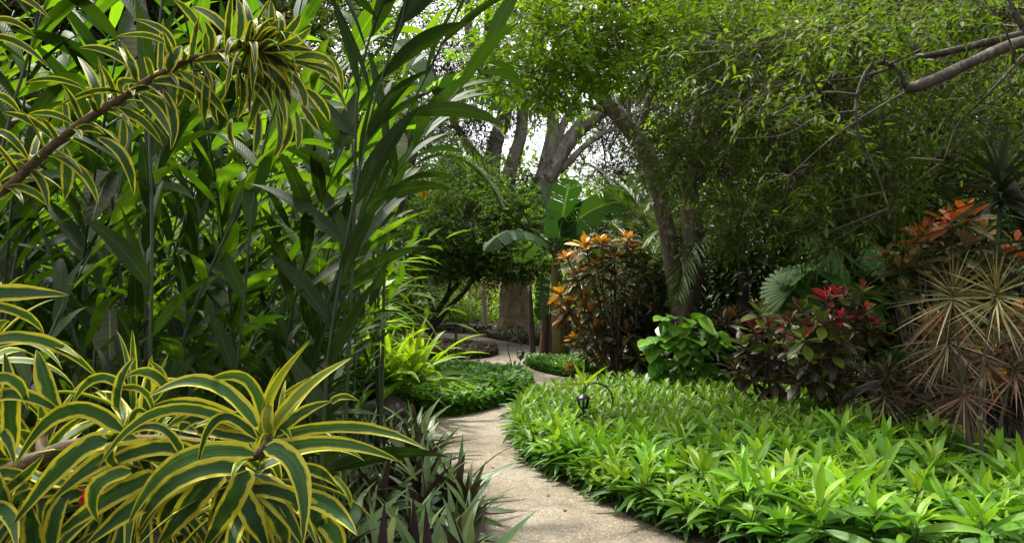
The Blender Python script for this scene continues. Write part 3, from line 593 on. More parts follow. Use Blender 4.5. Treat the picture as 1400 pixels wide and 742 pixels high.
# distant wood: beyond counting
r = rs(90); g = Geo(); n = 5200; a = r.uniform(-0.95, 0.95, n); dd = r.uniform(48, 60, n); hmax = 9.5+2.5*np.sin(a*9)+2*np.sin(a*23+1)+np.clip(abs(a)-0.25, 0, 1)*14
P = np.stack([np.sin(a)*dd, np.cos(a)*dd, hmax*r.random(n)**0.8], 1)
D = nrm(r.normal(size=(n, 3))+np.array([0, -0.6, 0.2])); k = 5
for i in range(k): g.leaves(P+r.normal(0, 0.7, (n, 3)), nrm(D+r.normal(0, 0.5, (n, 3))), 0.75*r.uniform(0.6, 1.2, n), 0.38, ns=2, nc=2, prof='kite', droop=0.4, rng=r, rnd=r.beta(2, 2, n))
tag(g.build('distant_wood', M['mid_crown']), 'hazy green wood far beyond the end of the path', 'woodland', kind='stuff')

# understorey: dense dark shrubs closing the gaps below the crowns
def shrub(seed, w_, h_, mat, L, W, n, label, name='shrub', prof='lance', group='shrubs filling the understorey', k=6):
    r = rs(seed); root = thing(name, label, 'shrub', (0, 0, 0), group); gs = Geo()
    for i in range(7):
        a = i*0.9+r.random(); q = w_*0.4*r.random(); gs.tube([(0.08*math.cos(a), 0.08*math.sin(a), -0.1), (math.cos(a)*q*0.5, math.sin(a)*q*0.5, h_*0.4), (math.cos(a)*q, math.sin(a)*q, h_*0.85)], [0.025, 0.018, 0.008], sides=5, sub=3)
    gs.build('stem', M['twig'], root); gl = Geo()
    crown(gl, None, [((0, 0, h_*0.55), (w_*0.5, w_*0.5, h_*0.45), n)], L, W, k=k, rng=r, prof=prof, ns=3, tight=0.25, clump=14, droop=0.7)
    gl.build('foliage', M[mat], root); return root
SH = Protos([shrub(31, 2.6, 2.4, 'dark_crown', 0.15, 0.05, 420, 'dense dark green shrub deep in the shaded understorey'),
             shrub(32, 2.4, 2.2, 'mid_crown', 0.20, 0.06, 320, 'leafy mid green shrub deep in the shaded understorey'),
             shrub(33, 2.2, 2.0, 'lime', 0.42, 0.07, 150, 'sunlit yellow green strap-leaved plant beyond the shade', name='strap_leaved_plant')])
for i, (k, px, d, sc) in enumerate([(0, -40, 10, 1.3), (1, 60, 11, 1.3), (2, 150, 11, 1.5), (2, 230, 11, 1.5), (2, 300, 12, 1.6), (2, 360, 11.5, 1.5), (2, 420, 13, 1.5), (1, 200, 15, 1.8), (1, 320, 16, 1.8), (1, 60, 14, 1.8), (0, 400, 17, 1.7), (0, 450, 17, 1.4), (1, 500, 19, 1.2), (0, 530, 25, 1.3),
                                    (2, 560, 30, 1.0), (2, 620, 31, 0.95), (2, 645, 33, 1.1), (2, 668, 31, 0.8), (2, 690, 35, 1.0), (2, 745, 30, 1.2), (2, 775, 33, 1.5), (2, 810, 30, 1.1), (1, 850, 26, 1.5),
                                    (0, 860, 17, 1.2), (0, 905, 15, 1.1), (1, 880, 20, 1.7), (0, 985, 15, 1.4), (0, 1050, 13, 1.3), (1, 1120, 14, 1.5), (0, 1180, 12, 1.4), (2, 1165, 17, 1.6), (0, 1250, 11, 1.3), (1, 1330, 12, 1.5), (0, 1400, 9, 1.3), (0, 1480, 9, 1.4), (1, 1320, 16, 1.8)]):
    SH.put(k, gx(px, d), rz=i*2.1, sc=sc)

# ---------------------------------------------------------------- the great fig at the end of the path
D0 = 27
def PV(lst, d=D0): return [V(x, y, d+(o[0] if o else 0)) for x, y, *o in lst]
def rp(lst, d=D0): return [x/2*d/F for x in lst]
fig = tree('fig_tree', 'great fig with a broad pale trunk at the end of the path', 'tree',
    [(PV([(704, 470), (704, 452), (705, 425), (706, 385), (708, 340), (712, 300), (718, 265)]), rp([62, 50, 44, 42, 46, 50, 40])),
     (PV([(700, 330), (692, 270), (700, 225), (712, 185), (716, 140), (722, 100), (735, 40), (740, -60)]), rp([34, 24, 19, 17, 15, 12, 10, 8])),
     (PV([(712, 320), (738, 265), (750, 215), (757, 170), (752, 120), (770, 60), (780, -60)]), rp([38, 28, 20, 17, 12, 9, 6])),
     (PV([(735, 280), (765, 215), (790, 180), (825, 152), (862, 138), (910, 100), (960, 60)]), rp([26, 22, 21, 19, 14, 9, 6])),
     (PV([(700, 320), (675, 260), (676, 200), (690, 150), (672, 110), (655, 85), (640, 30), (650, -60)]), rp([30, 22, 22, 20, 19, 16, 12, 8])),
     (PV([(690, 160), (670, 60), (668, 0), (660, -80)]), rp([16, 15, 12, 8])),
     (PV([(676, 240), (640, 200), (612, 150), (590, 90)]), rp([14, 11, 8, 4])),
     (PV([(757, 200), (775, 160), (800, 110), (815, 60)]), rp([14, 10, 7, 4])),
     (PV([(765, 235), (800, 200), (830, 180), (858, 176), (890, 150)]), rp([10, 8, 6, 5, 3]))],
    [(V(620, 60, 28), (3.0, 2, 2.2), 500), (V(560, 130, 29), (2.2, 2, 2), 350), (V(700, -60, 27), (5, 3, 2.6), 900), (V(820, -20, 27), (3.5, 3, 2.6), 700), (V(905, 60, 27), (2.6, 2, 2.4), 420), (V(640, 130, 26), (1.6, 1.5, 1.2), 130), (V(740, 80, 26.5), (1.8, 1.5, 1.5), 170), (V(700, 245, 25), (2.2, 1.5, .9), 240), (V(650, 190, 25.5), (1.8, 1.0, 1.6), 170), (V(600, 100, 26), (2.4, 1, 1.8), 300), (V(870, 110, 29), (2.4, 1.5, 1.2), 260), (V(775, 150, 30), (2.8, 1.0, 1.8), 330), (V(700, 150, 28), (2.0, 1.0, 1.8), 260), (V(850, 180, 31), (2.8, 1.0, 1.4), 300), (V(800, 230, 30), (2.4, 1, .9), 130), (V(640, 250, 28), (2.4, 1.5, 1.4), 330), (V(860, 215, 28), (1.3, 1, 0.9), 110), (V(600, 200, 28), (1.4, 1, 1.6), 150)],
    0.17, 0.08, 'bark_fig', 'dark_crown', 41, k=6, twr=0.010, tight=0.28)
for ch in fig.children:
    if ch.name.startswith('limb'): ch.data.materials[0] = M['bark_grey']

# a dark domed little tree in front of the fig
ds = 21
DB = lambda lst: [V(x, y, ds) for x, y in lst]
rr_ = lambda l: [x/2*ds/F for x in l]
tree('domed_tree', 'small dark evergreen with crooked stems under one dense domed crown', 'tree',
     [(DB([(592, 474), (590, 450), (600, 425), (612, 405), (628, 385)]), rr_([12, 10, 8, 7, 5])),
      (DB([(590, 452), (610, 425), (632, 402), (650, 380)]), rr_([8, 7, 6, 4])),
      (DB([(594, 430), (585, 405), (572, 380)]), rr_([7, 5, 3])), (DB([(612, 405), (616, 380), (618, 350)]), rr_([5, 4, 3])), (DB([(588, 440), (560, 410), (548, 380)]), rr_([6, 4, 3]))],
     [(V(585, 345, ds), (1.5, 1.4, 0.9), 850), (V(635, 300, ds), (1.7, 1.5, 1.2), 1050), (V(690, 345, ds-.5), (1.2, 1.2, 0.8), 850), (V(722, 358, ds-1), (0.6, 0.8, 0.4), 420), (V(650, 365, ds-.5), (1.1, 1.0, 0.6), 550), (V(560, 300, ds+1), (1.2, 1.2, 1.2), 600), (V(700, 300, ds+.5), (1.1, 1.2, 0.9), 800), (V(625, 250, ds+1), (1.2, 1, 0.9), 700)],
     0.105, 0.06, 'bark_dark', 'domed', 43, k=7, twr=0.004, tight=0.24, clump=16)

# roof among the trees and a pale post
hut = thing('garden_hut', 'small hut with a terracotta tiled roof glimpsed beyond the fig trunk', 'hut', gx(682, 36))
hx, hy = gx(682, 36)[:2]
g = Geo(); g.box((hx, hy+1.2, 0.75), (2.6, 2.0, 1.5)); g.build('wall', M['plaster'], hut, smooth=False)
g = Geo(); rf = Geo()
for i in range(12):
    x = hx-1.5+i*0.27; rf.tube([(x, hy-0.25, 1.42), (x, hy+1.2, 2.1)], [0.10, 0.10], sides=8, sub=1, rnd=0.3)
for i in range(12):
    x = hx-1.5+i*0.27; rf.tube([(x, hy+2.65, 1.42), (x, hy+1.2, 2.1)], [0.10, 0.10], sides=8, sub=1, rnd=0.3)
rf.add([(hx-1.6, hy-.3, 1.38), (hx+1.6, hy-.3, 1.38), (hx+1.6, hy+1.2, 2.08), (hx-1.6, hy+1.2, 2.08), (hx+1.6, hy+2.7, 1.38), (hx-1.6, hy+2.7, 1.38)], [[0, 1, 2, 3], [3, 2, 4, 5]])
rf.build('roof', M['tile'], hut)
pb = V(665, 456, 28); g = Geo(); g.tube([pb*[1, 1, 0]+[0, 0, -.1], V(663, 425, 28), V(661, 396, 28)], [0.13, 0.11, 0.10], sides=10, sub=3, jit=.08)
tag(g.build('palm_stump', M['post']), 'slender pale bare trunk standing left of the great fig', 'trunk')

# ---------------------------------------------------------------- the twin-trunked tree right of the path
dT = 12.0
TB = lambda lst: [V(x, y, dT+(o[0] if o else 0)) for x, y, *o in lst]
rT = lambda l: [x/2*dT/F for x in l]
tree('twin_trunked_tree', 'lichened tree behind the climbing vine, its trunk forking low into two leaning stems', 'tree',
     [(TB([(938, 528), (938, 480), (938, 440), (942, 400), (948, 350), (946, 300), (940, 250), (950, 190), (958, 120), (950, 40), (955, -80)]), rT([40, 34, 32, 29, 28, 27, 25, 21, 18, 15, 12])),
      (TB([(934, 470), (928, 420), (920, 370), (912, 320), (902, 275), (893, 235), (872, 192), (845, 158), (818, 128), (800, 108), (770, 40), (760, -40)]), rT([36, 24, 22, 22, 23, 26, 24, 22, 19, 15, 9, 6])),
      (TB([(872, 195), (885, 140), (905, 90), (915, 20)]), rT([12, 10, 8, 5])),
      (TB([(845, 158), (810, 146), (780, 143), (750, 150), (725, 138)]), rT([8, 7, 5, 4, 2])),
      (TB([(945, 250), (975, 200), (1010, 150), (1060, 100)]), rT([14, 11, 8, 5])),
      (TB([(800, 108, 0), (790, 40, -2), (815, -40, -4)]), rT([12, 9, 7])),
      (TB([(893, 235), (880, 200), (862, 170), (858, 110), (840, 50)]), rT([9, 7, 6, 4, 3]))],
     [(V(760, 25, 7.8), (0.95, 1.0, 0.5), 230), (V(850, 15, 8), (1.0, 1.0, 0.5), 250), (V(735, 90, 8), (0.75, .8, 0.35), 140), (V(820, 70, 8.5), (0.75, 0.8, 0.3), 110), (V(690, 40, 8.5), (0.4, 0.8, 0.3), 50),
      (V(750, 120, 8.6), (0.5, 0.6, 0.2), 45), (V(900, 40, 9.4), (1.1, 1.2, 0.8), 260), (V(1000, 10, 10), (1.3, 1.3, 0.8), 230), (V(965, 100, 10.5), (1.1, 1.2, 0.7), 170), (V(780, -70, 9.5), (1.8, 1.8, 0.5), 150), (V(930, -80, 11), (2.2, 2, 0.7), 170)],
     0.125, 0.042, 'bark', 'bright_crown', 45, k=7, twr=0.0032, prof='lance', ns=3, tight=0.34, down=0.10, droop=0.7, clump=12)

# ---------------------------------------------------------------- tree reaching in from outside the frame, right
dR = 5.6
RB = lambda lst: [V(x, y, dR+(o[0] if o else 0)) for x, y, *o in lst]
rR = lambda l: [x/2*.8*dR/F for x in l]
tree('overhanging_tree', 'tree arching in from beyond the frame on crooked pale limbs with sprays of narrow leaves', 'tree',
     [(np.array([[6.2, 5.2, -0.2], [6.1, 5.2, 1.5], [5.7, 5.3, 3.0]]), [0.24, 0.2, 0.16]),
      ([np.array([5.7, 5.3, 3.0])]+RB([(1530, 40), (1400, 58), (1330, 85), (1265, 115), (1238, 122)]), [0.12, 0.09]+rR([20, 18, 20, 17])),
      (RB([(1400, 40, .3), (1395, 48, .3), (1340, 60, .3), (1290, 72, .3), (1250, 80, .4), (1180, 105, .6), (1110, 112, .9)])[1:], rR([16, 13, 12, 9, 6, 4])),
      ([np.array([5.7, 5.3, 3.0])]+RB([(1480, 20, .3), (1395, 45, .3)]), [0.12, 0.08, 0.05]),
      (RB([(1238, 118), (1228, 96), (1208, 86), (1190, 92), (1178, 112), (1171, 140), (1172, 175), (1183, 205), (1200, 240), (1215, 285)]), rR([12, 9, 8, 8, 7, 6, 5, 5, 4, 2.5])),
      (RB([(1172, 130), (1120, 128), (1060, 155), (1010, 158)]), rR([5, 4, 3, 2])), (RB([(1168, 152), (1120, 160), (1070, 185), (1000, 190)]), rR([4, 3, 3, 2])),
      (RB([(1256, 72, .3), (1250, 55, .3), (1262, 20, .3), (1258, -30, .3)]), rR([7, 6, 6, 5])),
      (RB([(1400, 38, -.2), (1385, 15, -.2), (1370, -30, -.2)]), rR([12, 11, 10])),
      (RB([(1400, 75, -.4), (1350, 130, -.3), (1310, 170, 0), (1290, 220, 0)]), rR([5, 4, 3, 2])),
      (RB([(1240, 125), (1180, 160), (1130, 195), (1080, 240)]), rR([5, 4, 3, 2]))],
     [(V(1040, 50, 7.4), (1.1, .9, 0.6), 230), (V(1140, 40, 7.0), (1.0, .8, 0.5), 230), (V(1240, 30, 6.8), (1.0, .8, 0.4), 230), (V(1350, 10, 6.9), (.9, .6, 0.35), 150), (V(980, 130, 7.6), (1.0, .8, 0.6), 220), (V(1080, 150, 7.0), (0.9, .8, 0.6), 240),
      (V(1170, 180, 6.8), (0.9, .6, 0.5), 190), (V(1270, 170, 7), (0.8, .6, 0.4), 130), (V(1340, 110, 7.0), (0.8, .7, 0.4), 130), (V(960, 190, 7.8), (0.5, .6, 0.5), 110), (V(1000, 225, 7.2), (0.8, .7, 0.5), 190), (V(1090, 250, 7), (0.8, .6, 0.4), 130), (V(1175, 265, 6.8), (0.6, .5, 0.3), 80),
      (V(1020, 290, 6.8), (0.5, .5, 0.25), 70), (V(1130, 310, 6.6), (0.5, .5, 0.25), 80), (V(1090, 90, 5.5), (.8, .4, .35), 50), (V(1200, 20, 5.2), (.7, .4, .2), 36), (V(1330, 0, 5.0), (.6, .3, .15), 24), (V(1060, 200, 5.8), (.6, .4, .35), 60), (V(1300, 100, 8.4), (1.3, .8, 0.8), 190), (V(1150, 120, 9), (1.8, .8, 1.0), 260), (V(1390, 120, 8.6), (.8, .6, 0.6), 90)],
     0.10, 0.026, 'bark_limb', 'willow', 47, k=8, twr=0.0026, prof='lance', ns=3, tight=0.29, down=0.18, droop=0.9, clump=16)

# ================================================================ MIDDLE DISTANCE, RIGHT
# banana clump beside the path
def banana_plant():
    d = 16.4; r = rs(61); root = thing('banana_plant', 'banana clump with torn broad leaves on reddish and olive trunks beside the path', 'banana plant', gx(745, d))
    for (x0, x1, yt, w0, mt) in ((729, 724, 390, 9, 'bark_dark'), (742, 747, 412, 13, 'bark_red'), (763, 758, 365, 17, 'bark_yg'), (772, 766, 400, 10, 'bark_red'), (752, 762, 330, 9, 'bark_dark'), (780, 776, 420, 12, 'bark_dark')):
        g = Geo(); g.tube([V(x0, 497, d), V((x0+x1)/2, (497+yt)/2+4, d), V(x1, yt, d)], [w0/2*d/F, w0*.45*d/F, w0*.3*d/F], sides=10, sub=5, jit=.12, seed=x0); g.build('trunk', M[mt], root)
    # base px, tip direction (dx, dy in px, dz in depth m), length px, width px, droop, roll
    for bx, by, dx, dy, dz, L, Wp, dr, ro in ((764, 335, 0.10, -1, -.5, 100, 46, 0.7, .15), (756, 335, -0.8, -0.55, -.4, 118, 36, 1.9, .5), (768, 320, 0.8, -0.75, -.3, 110, 46, 1.0, .9), (760, 330, -0.15, -1, .3, 100, 14, 0.3, 1.0), (758, 345, -.7, -.9, .6, 90, 30, 1.5, -.4),
                                            (765, 335, 1.0, -.3, .5, 90, 34, 1.6, .2), (741, 378, -.05, .8, -.1, 60, 24, .5, .9), (770, 330, .4, -.6, 1.0, 90, 34, 1.0, .3), (756, 350, .2, .9, -.5, 60, 26, .4, 1.2), (752, 325, -.6, -.1, .9, 80, 30, 1.6, .3)):
        banana_leaf(root, V(bx, by, d), np.array([dx, dz, -dy]), L*d/F, Wp*d/F, r, droop=dr, roll=ro)
banana_plant()
# second banana further left, leaves only rise above the ginger
d = 12.5; r = rs(62); root = thing('banana_plant', 'banana plant behind the ginger, one dark blade arching toward the fig limbs', 'banana plant', gx(575, d))
g = Geo(); g.tube([V(470, 530, d), V(500, 330, d), V(578, 150, d)], [.11, .08, .05], sides=10, sub=5, jit=.1); g.build('trunk', M['bark_dark'], root)
for bx, by, dx, dy, dz, L, Wp, dr, ro in ((590, 125, 1, -.25, -.1, 120, 44, 1.3, .9), (585, 130, -.4, -1, .3, 110, 36, .8, .6), (575, 140, -1, -.5, .2, 120, 34, 1.2, .3), (585, 135, .5, -1, .9, 110, 34, .9, .2)):
    banana_leaf(root, V(bx, by, d), np.array([dx, dz, -dy]), L*d/F, Wp*d/F, r, droop=dr, roll=ro)

# palms
def palm(label, px, d, ytop, seed, nf=13, L=2.6, ll=0.6, lw=0.035, mat='palm', yellow=None, trunk=0.09, droop=1.5, name='feather_palm', elo=5, hi=75, bark='bark_dark', bpx=None):
    r = rs(seed); b = np.array(gx(bpx or px, d)); top = V(px, ytop, d); root = thing(name, label, 'palm', b, None)
    g = Geo(); g.tube([b+[0, 0, -.1], (b+top)/2+[.1, 0, 0], top], [trunk*1.3, trunk, trunk*.8], sides=10, sub=6, jit=.05, seed=seed); g.build('trunk', M[bark], root)
    for i in range(nf):
        az = i*2.4+r.random()*.4; el = R(hi+(elo-hi)*i/nf); D = [math.cos(az)*math.cos(el), math.sin(az)*math.cos(el), math.sin(el)]
        frond(root, top, D, L*r.uniform(.85, 1.1), M['palm_yellow'] if yellow is not None and i in yellow else M[mat], r, ll=ll, lw=lw, droop=droop*r.uniform(.8, 1.2))
    return root
palm('feather palm with drooping fronds, one yellowing at its tip, behind the ginger', 568, 15, 205, 71, nf=15, L=2.4, droop=2.0, elo=-10, bpx=470)
palm('young feather palm with a low crown behind the twin-trunked tree', 895, 15.5, 330, 72, nf=13, L=2.2, ll=.55)
palm('feather palm fanning bright fronds just behind the orange croton', 885, 13.6, 385, 79, nf=13, L=1.6, ll=.5, droop=1.4)
palm('dark feather palm drooping between the twin-trunked tree and the crotons', 1010, 12.5, 315, 73, nf=15, L=2.3, ll=.6, droop=2.2, elo=-10)
palm('feather palm with a sunlit crown behind the overhanging sprays', 1135, 13, 270, 74, nf=15, L=2.3, ll=.6, droop=1.9)
palm('feather palm between the fan palm and the yucca', 1230, 10.5, 285, 75, nf=13, L=1.7, ll=.5, droop=1.9)
palm('pale green feather palm arching beyond the orange croton', 855, 21, 300, 76, nf=13, L=3.0, ll=.7, droop=1.6)
palm('feather palm half hidden among the ginger canes', 455, 13, 150, 77, nf=12, L=2.2, ll=.6, droop=1.9)
r = rs(78); root = thing('feather_palm', 'single yellow-tipped frond of a palm hanging beside the domed tree', 'palm', gx(480, 13)); b = np.array(gx(480, 13))
g = Geo(); g.tube([b+[0, 0, -.1], V(490, 400, 13), V(538, 232, 13)], [.05, .04, .03], sides=8, sub=5); g.build('trunk', M['bark_dark'], root)
frond(root, V(540, 232, 13), [.9, -.1, .25], .75, M['palm_yellow'], r, ll=.5, lw=.04, droop=3.2, nleaf=34, hang=1.2)
for D in ([-.5, .3, .9], [.4, -.2, 1.0], [-.9, 0, .4]): frond(root, V(538, 232, 13), D, 1.4, M['palm'], r, ll=.5, droop=1.8)

# croton bushes: many stems each ending in a rosette of broad leaves
def croton(name, label, mat, base_px, d, heads, L, Wl, seed, group=None, nl=13, prof='obov', stem='twig', cat='croton', tops=(0.55, 1.0), lows=(0.0, .45), e0=70, e1=-20, droop=.5, srad=.014):
    """heads: (x, y, depth offset, how red/orange 0..1, scale)"""
    r = rs(seed); b = V(base_px[0], 400, d); b[2] = 0; root = thing(name, label, cat, b, group); gs = Geo(); 
    for (x, y, o, hot, sc) in heads:
        c = V(x, y, d+o); m = b*0.45+c*0.55+np.array([0, 0, -0.12*c[2]])+r.normal(0, .04, 3)
        gs.tube([b+np.array([r.normal(0, .03), r.normal(0, .03), -.05]), m, c], [srad*1.5, srad, srad*.6], sides=6, sub=4)
        gh = Geo(); ax_ = nrm(c-m+np.array([0, -0.25, .1]))
        rosette(gh, c, nl, L*sc, Wl*sc, e0, e1, droop=droop, ns=6, prof=prof, rng=r, tilt=ax_, fold=.25, wave=.02, rn=(lows[0]+(tops[0]-lows[0])*hot, lows[1]+(tops[1]-lows[1])*hot), stemh=.12, roll=.3, az0=r.random()*6)
        gh.build('leaf_cluster', M[mat], root)
    gs.build('stem', M[stem], root); return root
r = rs(81); H = []
for x, y, hot, sc in ((800, 335, 1, 1), (822, 332, .85, .9), (776, 352, .95, .9), (865, 340, .75, 1), (858, 325, .9, .8), (882, 362, .3, .9), (790, 375, .4, 1), (815, 365, .5, 1), (835, 378, .75, .9), (850, 390, .3, 1), (765, 400, 1, .9), (778, 418, .85, 1), (800, 402, .95, .9), (790, 440, .8, .8), (808, 425, .55, .9), (830, 415, .2, 1),
                   (850, 425, .15, 1), (872, 402, .2, 1), (882, 430, .1, 1), (815, 455, .4, .9), (785, 462, .75, .8), (836, 448, .3, 1), (860, 455, .05, 1), (885, 460, 0, 1), (800, 480, .5, .8), (825, 480, .1, .9), (850, 485, .0, 1), (875, 488, .0, 1), (770, 432, .9, .8), (840, 350, .35, 1), (778, 500, .95, .5)):
    H.append((x, y, r.uniform(-.5, .5), max(0, hot-.06), sc*.95))
croton('orange_croton', 'tall croton with burnt orange tops over dark leaves, right of the banana clump', 'croton', (845, 525), 12.3, H, .42, .14, 82, nl=18, srad=.02)
for ch in bpy.data.objects['orange_croton'].children: pass

# climbing vine on the foot of the twin trunked tree
r = rs(84); d = 10.2; root = thing('climbing_vine', 'bright green heart-leaved vine climbing in front of the twin trunks', 'vine', gx(940, d)); g = Geo(); gl = Geo()
for i in range(7):
    x = 905+i*12; g.tube([V(x, 560, d+.1), V(x+r.normal(0, 8), 500, d+.1), V(935+(x-935)*.6, 440, d+.15)], [.012, .01, .006], sides=5, sub=4)
n = 170; u = r.random(n); y = 432+u*100; hw = 22+30*np.sin(np.pi*np.clip(u*.8+.15, 0, 1)); x = 938+(r.random(n)-.5)*2*hw
P = np.array([V(a, b_, d-.28*r.random()+.1) for a, b_ in zip(x, y)])
D = nrm(np.column_stack([(x-938)/60+r.normal(0, .3, n), -.55-.3*r.random(n), r.normal(-.35, .3, n)]))
gl.leaves(P, D, r.uniform(.18, .32, n), r.uniform(.15, .25, n), droop=.5, fold=.2, ns=7, nc=4, prof='heart', roll=r.normal(0, .3, n), rng=r, wave=.01, rnd=np.clip(.8-.6*u+r.normal(0, .2, n), 0, 1))
g.build('stem', M['stem_g'], root); gl.build('foliage', M['pothos'], root)

# purple cordylines and dark low plants in the shade
def cordyline(seed, mat='purple', name='cordyline', label='', nh=5, cat='cordyline', L=.38, W_=.055):
    r = rs(seed); root = thing(name, label, cat, (0, 0, 0), 'dark foliage plants in the shade'); g = Geo()
    for i in range(nh):
        a = i*2.4+r.random(); q = .12+.3*r.random(); h = r.uniform(.35, 1.15); c = np.array([math.cos(a)*q, math.sin(a)*q, h]); g.tube([(0, 0, -.05), c*[.5, .5, .6], c], [.014, .011, .008], sides=5, sub=3)
        gl = Geo(); rosette(gl, c, 17, L, W_, 80, -25, droop=.9, ns=6, prof='lance', rng=r, rn=(.2, 1), stemh=.12, roll=.3); gl.build('leaf_cluster', M[mat], root)
    g.build('stem', M['twig'], root); return root
CP = Protos([cordyline(91, label='dark purple cordyline with glossy strap leaves in the shade of the trees'), cordyline(92, nh=6, label='dark purple cordyline with glossy strap leaves in the shade of the trees'),
             cordyline(93, mat='ginger_shade', name='dark_leaved_plant', cat='plant', label='low plant with dark green lance leaves in deep shade', L=.34, W_=.08), cordyline(94, mat='croton', name='dark_croton', cat='croton', label='low dark croton flecked with orange in deep shade', L=.26, W_=.07)])
r = rs(95)
for i in range(64):
    px = r.uniform(880, 1420); d = r.uniform(9.2, 12.5) if i < 40 else r.uniform(7.8, 9.2); k = [0, 1, 0, 3, 2, 1][i % 6]
    if px > 1180 and i % 2: d = r.uniform(5.6, 7.5)
    if px < 1000: d = max(d, 12.4)
    elif px < 1080: d = max(d, 10.9)
    elif px < 1210: d = max(d, 9.6)
    elif px > 1260: d = max(d, 7.4)
    CP.put(k, gx(px, d), rz=r.random()*6, sc=r.uniform(.75, 1.25))
for px, d in ((905, 13.4), (880, 13.2), (560, 24), (520, 20), (1010, 11.5), (1040, 11)): CP.put(2, gx(px, d), rz=px, sc=1.1)

# red and mixed crotons
croton('red_croton', 'croton with a crimson crown above green and purple leaves before the fan palm', 'red_croton', (1135, 560), 7.9,
       [(1130, 405, 0, 1, .9), (1145, 397, .1, .9, .7), (1150, 432, -.25, .95, .6), (1125, 440, -.2, .35, 1.1), (1105, 445, 0, .45, 1), (1160, 465, 0, .5, .9), (1140, 480, -.2, .4, 1.1), (1110, 485, -.1, .2, 1), (1165, 500, 0, .1, 1.1), (1125, 515, -.2, .1, 1.1), (1185, 420, .1, .95, .6), (1195, 445, .1, .5, .9), (1180, 395, .3, .5, .9), (1085, 470, 0, .3, .9), (1150, 530, -.2, 0, 1), (1095, 515, 0, .0, 1.1), (1190, 510, 0, .1, 1), (1080, 435, .3, .5, .8), (1095, 420, .3, .3, .9), (1170, 440, .2, .5, .9), (1155, 405, .2, .4, .7), (1145, 455, -.3, .42, 1), (1100, 460, -.2, .48, 1)], .29, .115, 101, nl=14)
croton('mottled_croton', 'smaller croton with a pale green fan of leaves and pink tips beside the climbing vine', 'red_croton', (1050, 550), 8.6,
       [(1040, 425, 0, .42, 1.1), (1052, 440, -.1, .98, .7), (1065, 455, 0, .7, .8), (1030, 448, .1, .4, .9), (1020, 470, 0, .1, 1), (1050, 480, -.1, .15, 1.1), (1075, 490, -.1, .05, 1), (1030, 510, 0, .0, 1.1), (1060, 520, -.2, .05, 1), (1005, 500, .1, .0, 1)], .30, .12, 102, nl=14)
croton('coral_croton', 'tall croton with coral orange topmost leaves behind the spiky dracaenas', 'coral', (1290, 600), 6.9,
       [(1300, 300, 0, 1, 1.15), (1322, 292, 0, .75, 1.1), (1258, 318, 0, .98, 1.0), (1275, 312, .1, .6, .9), (1345, 315, .1, .4, 1.1), (1290, 335, .1, .3, 1.1), (1320, 335, -.1, .4, 1.1), (1255, 355, 0, .25, 1.1), (1230, 365, .1, .1, 1), (1280, 370, .2, .1, 1.1), (1375, 345, 0, .7, .9), (1390, 330, .1, .5, 1), (1240, 345, .2, .2, 1), (1350, 360, .2, .3, 1), (1390, 425, 0, .9, .9), (1370, 440, .1, .8, .9), (1398, 460, .1, .3, 1), (1225, 400, .2, .1, 1), (1210, 350, .3, .15, 1)], .29, .11, 103, nl=12)

# fan palms
r = rs(105); d = 9.2; root = thing('fan_palm', 'fan palm with round pleated blades behind the crimson croton', 'palm', gx(1120, d)); b = np.array(gx(1120, d))
g = Geo(); g.tube([b+[0, 0, -.05], b+[0, 0, .5]], [.09, .07], sides=8, sub=1); g.build('trunk', M['bark_dark'], root)
for x, y, f, rad in ((1085, 395, (-.25, -.7, .65), .46), (1145, 345, (.3, -.5, .75), .55), (1185, 465, (.35, -.8, .35), .40), (1075, 425, (-.5, -.8, .3), .38), (1170, 395, (.1, -.35, .9), .45), (1110, 370, (-.1, -.3, .95), .5), (1205, 420, (.6, -.6, .5), .42), (1210, 360, (.2, -.6, .6), .35)):
    fan_leaf(root, b+[0, 0, .5], V(x, y, d), f, rad, r)

# yucca (stiff sword leaves) high on the right
def yucca(label, x, y, d, seed, n=70, L=1.0, W_=.06, loc=None, name='yucca', mat='yucca', cat='yucca', e1=-35):
    r = rs(seed); b = np.array(gx(x+190, d+.8)); c = V(x, y, d); root = thing(name, label, cat, b); g = Geo(); g.tube([b+[0, 0, -.1], (b+c)/2+[.05, 0, 0], c], [.1, .08, .07], sides=9, sub=6, jit=.08); g.build('trunk', M['bark_dark'], root)
    gl = Geo(); rosette(gl, c, n, L, W_, 85, e1, droop=.6, ns=7, prof='sword', rng=r, stemh=.3, roll=.4); gl.build('foliage', M[mat], root)
yucca('tall dark yucca with stiff blue green swords above the coral croton', 1368, 235, 6.3, 111, n=64, L=.8, W_=.045)
yucca('dark yucca partly beyond the frame edge with bent lower swords', 1440, 300, 6.0, 112, n=60, L=.72, W_=.045)

# spiky dracaenas
def spiky(name, label, heads, base, d, mat, seed, L, n=70, W_=.017, e1=-60, droop=.25, sr=.014):
    r = rs(seed); b = np.array(gx(base, d)); root = thing(name, label, 'dracaena', b); gs = Geo()
    for (x, y, o, sc) in heads:
        c = V(x, y, d+o); m = b*.5+c*.5+np.array([r.normal(0, .05), 0, 0]); gs.tube([b+np.array([r.normal(0, .04), 0, -.1]), m, c+[0, 0, .02]], [sr*1.2, sr, sr*.8], sides=6, sub=5)
        gl = Geo(); rosette(gl, c, n, L*sc, W_, 88, e1, droop=droop, ns=5, prof='sword', rng=r, stemh=.13, roll=1.0, lmin=.6, inv=True); gl.build('leaf_cluster', M[mat], root)
    gs.build('stem', M['bark'], root)
spiky('spiky_dracaena', 'spiky dracaena whose large straw pale burst stands tallest of its kind', [(1302, 395, 0, 1.0), (1296, 455, .25, .8)], 1338, 5.4, 'marginata', 121, .53, n=75, droop=.3)
